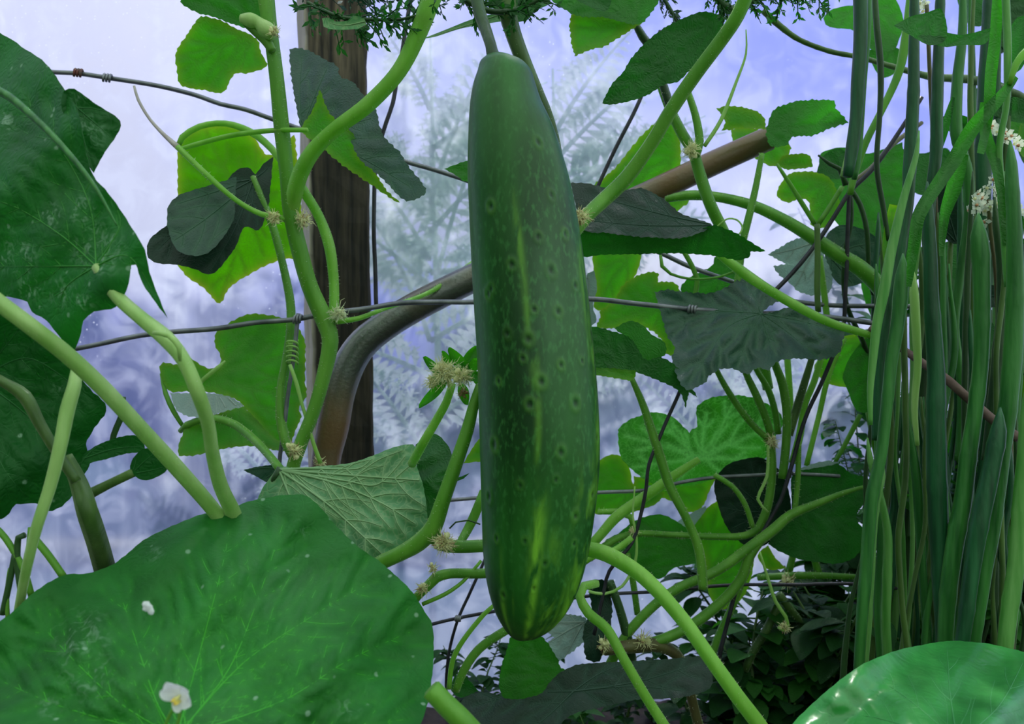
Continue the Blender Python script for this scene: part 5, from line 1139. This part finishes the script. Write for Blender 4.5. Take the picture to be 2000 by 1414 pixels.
# ================================================================== TOP FOLIAGE
def sprig(label, pts, r, Y, nb, ln, mat='dark', leafm='deep', seed=1, name='feathery_sprig', down=.6):
    rnd = random.Random(seed)
    e = empty(name, tuple(at(pts[0][0], pts[0][1], Y)), label, 'foliage')
    mb = MB(); P, RR = px_tube(mb, pts, r, Y, 7, step=8)
    mb.build('stem', SM[mat], e)
    fm = MB(); s = Y / F
    for k in range(nb):
        i = rnd.randrange(1, len(P) - 1); p = P[i]; t = (P[i + 1] - P[i - 1]).normalized()
        for sub in range(1):
            d = (t * rnd.uniform(.2, 1) + Vector((rnd.uniform(-.8, .8), rnd.uniform(-.5, .5), rnd.uniform(-1, 1) - down * .3))).normalized()
            L_ = ln * s * rnd.uniform(.4, 1.2)
            q = p + d * L_ * .5; e2 = q + (d + Vector((0, 0, -down))).normalized() * L_ * .5
            fm.tube3([p, q, e2], [1.6 * s, 1.3 * s, .5 * s], 4)
            for kk in range(7):
                tt = rnd.random(); b = p.lerp(q, tt) if rnd.random() < .5 else q.lerp(e2, tt)
                dd = (d + Vector((rnd.gauss(0, .7), rnd.gauss(0, .4), rnd.gauss(0, .7)))).normalized() * L_ * rnd.uniform(.18, .42)
                wv = dd.cross(Vector((0, 1, .2))).normalized() * dd.length * .16
                fm.add([b, b + dd * .5 + wv, b + dd, b + dd * .5 - wv], [(0, 1, 2, 3)])
    fm.build('foliage', LM[leafm][0], e)
    return e
sprig('dark feathery sprig across the top of the wooden post', [(600, 5), (660, 32), (720, 38), (780, 38), (812, 30)], [4, 4, 3.5, 3, 2], .60, 46, 62, seed=3)
sprig('dark feathery sprig at the top edge, between post and arching stem', [(560, -25), (640, -18), (720, -10), (800, -8), (860, -16)], [5, 5, 4, 4, 3], .66, 44, 60, 'dark', 'slate', seed=8)
sprig('dark leafy clump above the cucumber stalk', [(860, -40), (910, 0), (960, 22), (1010, 18), (1060, -6)], [5, 6, 6, 5, 4], .49, 40, 55, seed=5)
sprig('dark crusty sprig along the top edge, right of the bent leaf', [(1380, -30), (1430, 20), (1480, -5), (1540, -12), (1620, -20)], [6, 9, 6, 5, 5], .56, 90, 46, 'dark', 'deep', seed=6)
sprig('thin dark sprig at the top between the two upper right leaves', [(1280, -30), (1310, 20), (1330, 55), (1345, 75)], [4, 4, 3, 2], .62, 16, 50, 'dark', 'slate', seed=9)
gb = empty('grass_blade', tuple(at(1060, -10, .52)), 'grey-green blade curling from above the cucumber to the arching stem', 'blade')
leaf(gb, [(824, 76), (850, 66), (880, 54), (915, 40), (945, 31), (990, 22), (1060, -6), (1070, 10), (1010, 36), (965, 44), (900, 56), (850, 72)], (1050, 0), .53, 'pale', veins=[[(960, 34), (830, 75)]], sec=False, teeth=0, period=30)
gb2 = empty('grass_blade', tuple(at(620, 20, .55)), 'pale curled blade end lying across the top of the post', 'blade')
leaf(gb2, [(629, 36), (632, 52), (655, 58), (700, 56), (716, 48), (712, 36), (690, 30), (680, 40), (655, 42), (640, 34)], (712, 42), .57, 'pale', veins=[[(670, 50), (635, 42)]], sec=False, teeth=0, period=30)
lf = empty('curled_leaf', tuple(at(1050, 0, .5)), 'dark folded leaf directly above the top of the cucumber', 'leaf')
leaf(lf, [(930, -30), (960, 10), (975, 30), (1010, 42), (1030, 38), (1050, 12), (1058, 5), (1100, -10), (1180, 22), (1200, -20), (1100, -60), (1000, -60)], (1000, -10), .51, 'deep', teeth=1, period=12)

# ================================================================== GLOSSY LEAF bottom right
v5 = empty('squash_plant', loc_ground(1900, .40), 'foreground plant whose glossy broad leaf fills the lower right corner', 'plant')
leaf(v5, [(1515, 1470), (1540, 1425), (1560, 1400), (1620, 1345), (1680, 1300), (1715, 1284), (1760, 1268), (1850, 1252), (1900, 1254), (1940, 1259), (2040, 1285), (2160, 1330), (2180, 1600), (1900, 1650), (1600, 1600)], (1870, 1450), .36, 'gloss',
     veins=[[(1855, 1350), (1850, 1258)], [(1780, 1370), (1690, 1310)], [(1700, 1400), (1580, 1400)], [(1950, 1380), (2000, 1290)], [(2000, 1440), (2150, 1400)], [(1700, 1480), (1560, 1500)]], tilt=(.012, -.055), cup=.007, wob=.010, teeth=.8, period=24, quilt=.003, vr=2.6, grid=9, seed=12, label='glossy broad leaf with sun glints')
stem(v5, 'leaf_stalk', [(1870, 1450, .365), (1875, 1540, .38), (1890, 1700, .39), (1900, 2470, .40)], [12, 14, 15, 17], .38, 'green', **HB)

# ================================================================== STICK, FLOWERS, STALKS
M_STICK = simple_mat('brown_stick', (.085, .045, .038), .75, (.16, .10, .085), 90, bump=.5)
mb = MB(); px_tube(mb, [(1700, 640, .66), (1760, 680, .64), (1797, 706, .62), (1850, 742, .60), (1900, 786, .59), (1950, 828, .58), (1990, 856, .57)], [7, 7, 8, 9, 9, 9.5, 10], None, 10, step=10, wob=.5)
tag(mb.build('brown_stick', M_STICK, None), 'brown twig slanting down to the right across the green stalks', 'stick')

rs = random.Random(21)
def blossom(label, spots, Y, stemp, nfl, rad):
    e = empty('flower_cluster', tuple(at(stemp[-1][0], stemp[-1][1], Y)), label, 'flower')
    stem(e, 'flower_stalk', stemp, 4, Y, 'brown')
    for k in range(nfl):
        sx_, sy_ = spots[k % len(spots)]
        c = at(sx_ + rs.gauss(0, rad), sy_ + rs.gauss(0, rad), Y + rs.uniform(-.012, .012)); s = Y / F
        ax = Vector((rs.gauss(0, .5), -1, rs.gauss(0, .5))).normalized(); u = ax.orthogonal().normalized(); wv = ax.cross(u)
        mb = MB()
        for j in range(5):
            a = 2 * math.pi * j / 5; d = (u * math.cos(a) + wv * math.sin(a)); sd_ = ax.cross(d)
            L_ = 13 * s * rs.uniform(.8, 1.2)
            p0 = c + d * 2 * s; m1 = c + d * L_ * .6 + ax * 3 * s
            mb.add([p0, m1 + sd_ * L_ * .35, c + d * L_ + ax * 5 * s, m1 - sd_ * L_ * .35, m1 - ax * 1.2 * s], [(0, 1, 4), (1, 2, 4), (2, 3, 4), (3, 0, 4)])
        mb.tube3([c - ax * 2 * s, c + ax * 3 * s], [2.4 * s, 3.2 * s], 6, 1)
        mb.build('blossom', [M_PALEW, rs.choice((M_TUFT, M_PINK))], e)
M_PALEW = simple_leafvein('cream_blossom', (.80, .84, .74), (.7, .8, .6), .35)
M_PINK = simple_leafvein('orange_stamen', (.75, .38, .20), (.6, .3, .2), .2)
blossom('cream-white blossom cluster at the right edge, a third of the way down', [(1920, 395), (1940, 370), (1910, 410), (1950, 400), (1965, 420), (1985, 400)], .64, [(1930, 390), (1935, 450), (1945, 540), (1955, 900), (1960, 1808)], 38, 13)
blossom('small white blossoms above the cream cluster, near the right edge', [(1940, 250), (1962, 265), (1990, 285)], .62, [(1955, 265), (1945, 320), (1960, 420), (1975, 900), (1980, 1844)], 16, 9)
blossom('tiny white blossom at the top edge among the right-hand leaves', [(1805, 8)], .64, [(1810, 10), (1815, 120), (1830, 500), (1835, 1808)], 7, 9)

def stalk(label, pts, r, Y, m, knobs=0, group=None, flat=1.0, grow=True):
    pts = [tuple(p) for p in pts]
    if pts[-1][1] > 1150 and grow:       # roots in the soil
        x, y = pts[-1][0], pts[-1][1]; g = 707 + CZ / Y * F + 8
        dx = (x - pts[-2][0]) / max(1, y - pts[-2][1]); pts.append((x + dx * (g - y) * .5, g)); 
        if hasattr(r, '__len__') and len(r) == len(pts) - 1: r = list(r) + [r[-1]]
    if pts[0][1] > 0:
        r = list(r) if len(r) == len(pts) else [r[0] + (r[-1] - r[0]) * i / (len(pts) - 1) for i in range(len(pts))]
        x, y = pts[0][:2]; pts.insert(0, (x - (pts[1][0] - x) * .25, y - 45)); r.insert(0, 1.5)
    mb = MB(); P, RR = px_tube(mb, pts, r, Y, 12, step=16, knobs=knobs, wob=.25)
    o = mb.build('green_stalk', SM[m], None)
    return tag(o, label, 'stalk', group)
stalk('pair-leading dark upright stalk at upper right, left edge of the clump', [(1680, -30), (1681, 60), (1676, 160), (1672, 230), (1663, 300), (1655, 345)], [14, 13, 13, 12, 12, 9], .62, 'stalkA')
stalk('slimmer dark stalk crossing beside the leftmost upper right stalk', [(1696, -30), (1692, 70), (1684, 180), (1676, 300), (1668, 350)], [8, 8, 7, 7, 5], .64, 'stalkB')
stalk('thin wavy dark stalk just right of the leftmost upper pair', [(1708, -30), (1712, 50), (1720, 130), (1718, 230), (1712, 320), (1724, 400), (1735, 470)], [5, 6, 6, 5, 5, 5, 4], .66, 'dark')
stalk('olive stalk leaning down-left to the bud among the right-hand leaves', [(1782, -20), (1770, 70), (1756, 140), (1720, 220), (1690, 280), (1668, 345), (1660, 380)], [9, 9, 8, 7, 7, 7, 6], .68, 'green')
stalk('long blue-green stalk bowing from upper right to the leaf corner, left part of clump', [(1786, -30), (1784, 180), (1778, 300), (1772, 400), (1752, 520), (1730, 620), (1716, 760), (1712, 860)], [8, 11, 12, 11, 12, 13, 12, 9], .60, 'stalkA', 9)
stalk('thick blue-green stalk ending in a cut top mid-height, left part of clump', [(1762, 540), (1755, 620), (1742, 700), (1732, 790), (1722, 880), (1702, 980), (1694, 1080), (1684, 1200), (1678, 1300)], [13, 13, 12, 11, 11, 12, 12, 11, 10], .57, 'stalkB', 11)
stalk('thick straight dark stalk in the middle of the clump', [(1812, 400), (1816, 480), (1820, 600), (1828, 720), (1828, 850), (1832, 1000), (1838, 1120), (1845, 1260)], [9, 12, 14, 16, 18, 18, 17, 16], .56, 'stalkA', 10, None)
stalk('dark upright stalk behind the middle of the clump, top half', [(1838, -40), (1830, 200), (1828, 300), (1815, 420), (1822, 520), (1836, 600)], [8, 11, 11, 10, 9, 6], .62, 'stalkA', 8)
stalk('tall stalk falling from the top edge with a slight lean right of the middle', [(1880, -20), (1880, 60), (1870, 160), (1868, 260), (1890, 340), (1892, 420), (1878, 520), (1865, 640), (1878, 760), (1872, 900)], [6, 8, 10, 11, 10, 9, 8, 8, 8, 7], .66, 'stalkB')
stalk('thick mid-green jointed stalk right of the middle, cut square at the top', [(1912, 460), (1917, 520), (1918, 600), (1916, 700), (1905, 800), (1893, 880), (1880, 980), (1862, 1080), (1850, 1180), (1846, 1270)], [15, 16, 15, 14, 14, 15, 16, 16, 15, 14], .55, 'stalkB', 8)
stalk('bright green stalk at right with a yellowish joint', [(1975, 320), (1982, 480), (1982, 600), (1978, 690), (1968, 800), (1955, 900), (1940, 1020), (1920, 1130), (1900, 1270)], [10, 14, 16, 17, 16, 15, 14, 14, 13], .54, 'stalkB', 12)
stalk('dark blue-green stalk leaning between the bright stalk and the jointed one', [(1950, 840), (1935, 920), (1915, 1010), (1900, 1100), (1888, 1190), (1878, 1270)], [14, 16, 17, 15, 14, 13], .53, 'stalkA', 9)
stalk('fresh green stalk at the very right edge, lower half', [(2008, 780), (2000, 900), (1992, 1000), (1985, 1100), (1972, 1190), (1962, 1280)], [10, 13, 14, 15, 15, 14], .52, 'stalkC', 10)
stalk('pale green stalk, first one right of the dark leaf at lower right', [(1720, 930), (1708, 980), (1700, 1060), (1694, 1150), (1690, 1230), (1686, 1300)], [9, 10, 11, 12, 11, 10], .59, 'stalkC', 12)
stalk('yellow-green stalk second from the left in the lower clump', [(1700, 900), (1722, 980), (1734, 1050), (1732, 1140), (1730, 1220), (1733, 1290)], [6, 7, 8, 9, 9, 9], .60, 'stalkC', 10)
stalk('slender light stalk dropping straight through the clump from the pale leaf tips', [(1765, 790), (1778, 860), (1790, 930), (1796, 1020), (1802, 1120), (1812, 1260)], [5, 8, 9, 9, 8, 8], .62, 'stalkB')
stalk('thin blue-green stalk crossing over the long bowed one', [(1790, 300), (1770, 370), (1745, 470), (1728, 560), (1712, 640), (1700, 760), (1700, 830)], [5, 7, 9, 10, 9, 6, 4], .54, 'stalkC')
stalk('grey-green dry stalk beside the brown twig', [(1785, 570), (1790, 650), (1792, 720), (1786, 800), (1792, 870)], [8, 8, 7, 6, 4], .58, 'pale')
stalk('dark stalk at the right below the blossoms', [(1945, 430), (1955, 520), (1958, 600), (1950, 700), (1938, 800), (1925, 900)], [6, 8, 10, 12, 10, 8], .62, 'dark', 7)
stalk('dark thick stalk behind the diagonal flat blade, right of the middle', [(1934, -40), (1922, 250), (1920, 360), (1922, 470)], [10, 15, 15, 12], .68, 'stalkA', 8)
stalk('slim upright stalk with pale stripe near the right edge, upper half', [(1964, -20), (1968, 100), (1966, 200), (1952, 290), (1956, 380), (1962, 470), (1968, 560)], [7, 7, 6, 6, 7, 7, 6], .56, 'stalkC')
stalk('lime green stalk tip entering from the right edge near the top', [(2060, 60), (2010, 95), (1985, 125), (1972, 165)], [8, 8, 7, 4], .55, 'bright')
# flat blades
def blade(label, pts, wd, Y, m):
    L_, Rr = [], []
    c_ = crom(pts, 24)
    for i, p in enumerate(c_):
        d = (c_[min(i + 1, len(c_) - 1)] - c_[max(i - 1, 0)])[:2]; d /= np.linalg.norm(d) + 1e-9
        t = i / (len(c_) - 1); w_ = np.interp(t, np.linspace(0, 1, len(wd)), wd)
        L_.append((p[0] - d[1] * w_, p[1] + d[0] * w_)); Rr.append((p[0] + d[1] * w_, p[1] - d[0] * w_))
    e = empty('leek_blade', tuple(at(pts[-1][0], pts[-1][1], Y)), label, 'blade')
    leaf(e, L_ + Rr[::-1], (c_[0][0], c_[0][1]), Y, m, veins=[[tuple(q[:2]) for q in c_[2::3]]], sec=False, teeth=0, period=40, name='blade', wob=.003, quilt=.003)
blade('wide bright blade standing upright at upper right', [(1948, -40), (1945, 60), (1935, 150), (1930, 230), (1915, 300)], [6, 11, 12, 11, 7], .545, 'mid')
blade('long flat blade running diagonally down-left across the stalks', [(1985, 150), (1945, 200), (1900, 250), (1865, 310), (1825, 370), (1795, 420), (1785, 480), (1775, 560)], [5, 13, 15, 14, 13, 13, 10, 5], .55, 'mid')
blade('drooping blade below the diagonal one, right of the middle', [(1925, 200), (1925, 260), (1945, 320), (1958, 400), (1962, 480)], [10, 12, 10, 7, 4], .56, 'mid')
blade('short green blade hanging beside the small white blossoms', [(1880, 300), (1862, 370), (1845, 420), (1838, 500)], [12, 16, 10, 4], .60, 'mid')
blade('short narrow blade leaning right of the first dark pair', [(1862, 190), (1845, 250), (1825, 310), (1815, 350)], [3, 9, 9, 3], .66, 'deep')
blade('pale narrow blade under the cut stalk, clump\'s left side', [(1745, 400), (1735, 480), (1745, 560), (1742, 640)], [8, 12, 12, 6], .66, 'bright')
# thin stalks that fill the clump
TG = 'thin green stalks filling the clump at the right'
for k in range(62):
    x0 = rs.uniform(1745, 2010) if k > 8 else rs.uniform(1700, 1760)
    y0 = rs.choice((-30, -30, 380, 500, 650, 800)) if x0 > 1870 else rs.choice((460, 560, 700, 820)); lean = rs.uniform(-70, 35)
    Yk = rs.uniform(.60, .86); n = 6; pts = []
    for i in range(n + 1):
        t = i / n; pts.append((x0 + lean * t * t + rs.uniform(-9, 9), y0 + (1300 - y0) * t))
    mk = rs.choice(('stalkA', 'stalkA', 'stalkB', 'stalkB', 'dark', 'stalkC', 'olive'))
    tone = {'stalkA': 'blue-green', 'stalkB': 'mid-green', 'dark': 'near-black green', 'stalkC': 'light green', 'olive': 'olive green'}[mk]
    part = 'left' if x0 < 1820 else 'middle' if x0 < 1920 else 'right'
    up = 'entering from the top edge' if y0 < 0 else 'starting in the upper half' if y0 < 500 else 'seen only in the lower half'
    stalk('thin %s stalk %s, in the %s of the clump' % (tone, up, part), pts, [rs.uniform(2.5, 5)] + [rs.uniform(3.5, 8.5)] * 5 + [6], Yk, mk, 0, 'thin %s stalks %s, %s of the clump' % (tone, up, part))

# ================================================================== WEEDS on the soil
def copy_tree(o):
    c = o.copy(); COL.objects.link(c)
    for ch in list(o.children):
        d = ch.copy(); COL.objects.link(d); d.parent = c
    return c
def make_weed(h, nl, sz, mat, seed, lab, grp, loc):
    r_ = random.Random(seed); e = empty('weed', loc, lab, 'weed', grp)
    base = Vector(loc); P = [base]; d = Vector((r_.uniform(-.2, .2), r_.uniform(-.1, .1), 1))
    for i in range(6):
        P.append(P[-1] + d.normalized() * h / 6); d += Vector((r_.uniform(-.25, .25), r_.uniform(-.2, .2), 0))
    mb = MB(); mb.tube3(P, [.0028, .0026, .0024, .002, .0016, .0012, .0008], 6); mb.build('stem', SM['olive'], e)
    fm = MB()
    for k in range(nl):
        t = r_.uniform(.12, 1) * 6; i = min(5, int(t)); p = P[i].lerp(P[i + 1], t - i)
        a = k * 2.4 + r_.uniform(-.3, .3); dd = Vector((math.cos(a), math.sin(a), r_.uniform(-.3, .5))).normalized()
        L_ = sz * r_.uniform(.6, 1.2); side = dd.cross(Vector((0, 0, 1))).normalized(); up = side.cross(dd)
        st_ = p + dd * L_ * .3; fm.tube3([p, st_], [.0007, .0006], 4)
        vs = []; n = 6
        for q in range(n + 1):
            u = q / n; wv = L_ * .34 * math.sin(math.pi * min(1, u * .93 + .05)) ** .8; c = st_ + dd * L_ * u - Vector((0, 0, 1)) * L_ * .35 * u * u
            vs += [c - side * wv + up * wv * .25, c, c + side * wv + up * wv * .25]
        fm.add(vs, [f for q in range(n) for f in ((q * 3, q * 3 + 1, q * 3 + 4, q * 3 + 3), (q * 3 + 1, q * 3 + 2, q * 3 + 5, q * 3 + 4))])
    fm.build('foliage', LM[mat][0], e)
    return e

def gp(px, Y): return (at(px, 0, Y).x, Y, 0.0)
specs1 = [(.11, 30, .026, 'weed'), (.15, 38, .030, 'weed'), (.10, 26, .034, 'dark'), (.18, 46, .028, 'weed2'), (.22, 56, .030, 'weed')]
specs2 = [(.46, 80, .036, 'weed2'), (.62, 100, .032, 'weed'), (.40, 76, .036, 'mid'), (.70, 110, .034, 'deep')]
prot1 = []; prot2 = []
def wlab(px, Y, sc, k):
    size = ('small', 'middling', 'larger')[0 if sc < .75 else 1 if sc < 1.08 else 2]
    tone = ('fine-leaved', 'dark', 'broad-leaved dark', 'light green', 'tall dark')[k % 5]
    row = 'back row' if Y > .93 else 'front row' if Y < .84 else 'middle row'
    where = ('below the cucumber tip' if px < 1150 else 'beneath the right-hand vine stems' if px < 1420 else 'under the round dark vine leaf' if px < 1560
             else 'just left of the tall green stalks' if px < 1700 else 'at the feet of the pale left stalks' if px < 1800 else 'at the feet of the thick stalks at right')
    return '%s %s weed %s, %s' % (size, tone, where, row), '%s %s weeds %s, %s' % (size, tone, where, row)
def place(px, Y, specs, protos, lab, grp, sc, pick=0):
    k = len(protos)
    if k < len(specs):
        o = make_weed(*specs[k], 31 + k + (10 if specs is specs2 else 0), lab, grp, gp(px, Y)); protos.append(o)
    else:
        o = copy_tree(protos[pick]); tag(o, lab, None, grp)
    o.location = gp(px, Y); o.rotation_euler = (0, 0, rs.uniform(0, 6.28)); o.scale = (sc, sc, sc)
for k in range(120):
    px = rs.uniform(860, 1420) if k < 26 else rs.uniform(1400, 1760) if k < 95 else rs.uniform(1700, 2040)
    sc = rs.uniform(.45, .75) if px < 1300 else rs.uniform(.7, 1.0) if px < 1450 else rs.uniform(.85, 1.4)
    Yw = rs.uniform(.76, 1.02); pick = k if k < 5 else rs.randrange(5); lab, grp = wlab(px, Yw, sc, pick)
    place(px, Yw, specs1, prot1, lab, grp, sc, pick)
for k in range(34):
    px = rs.uniform(1740, 2060); left = px < 1900
    place(px, rs.uniform(.88, 1.02), specs2, prot2, 'tall leafy weed behind the %s half of the green stalk clump' % ('left' if left else 'right'), 'tall weeds behind the %s half of the stalks' % ('left' if left else 'right'), rs.uniform(.6, 1.1) * (.75 if px < 1800 else 1), rs.randrange(4))
for o in bpy.data.objects:
    if '_w' in o: del o['_w']
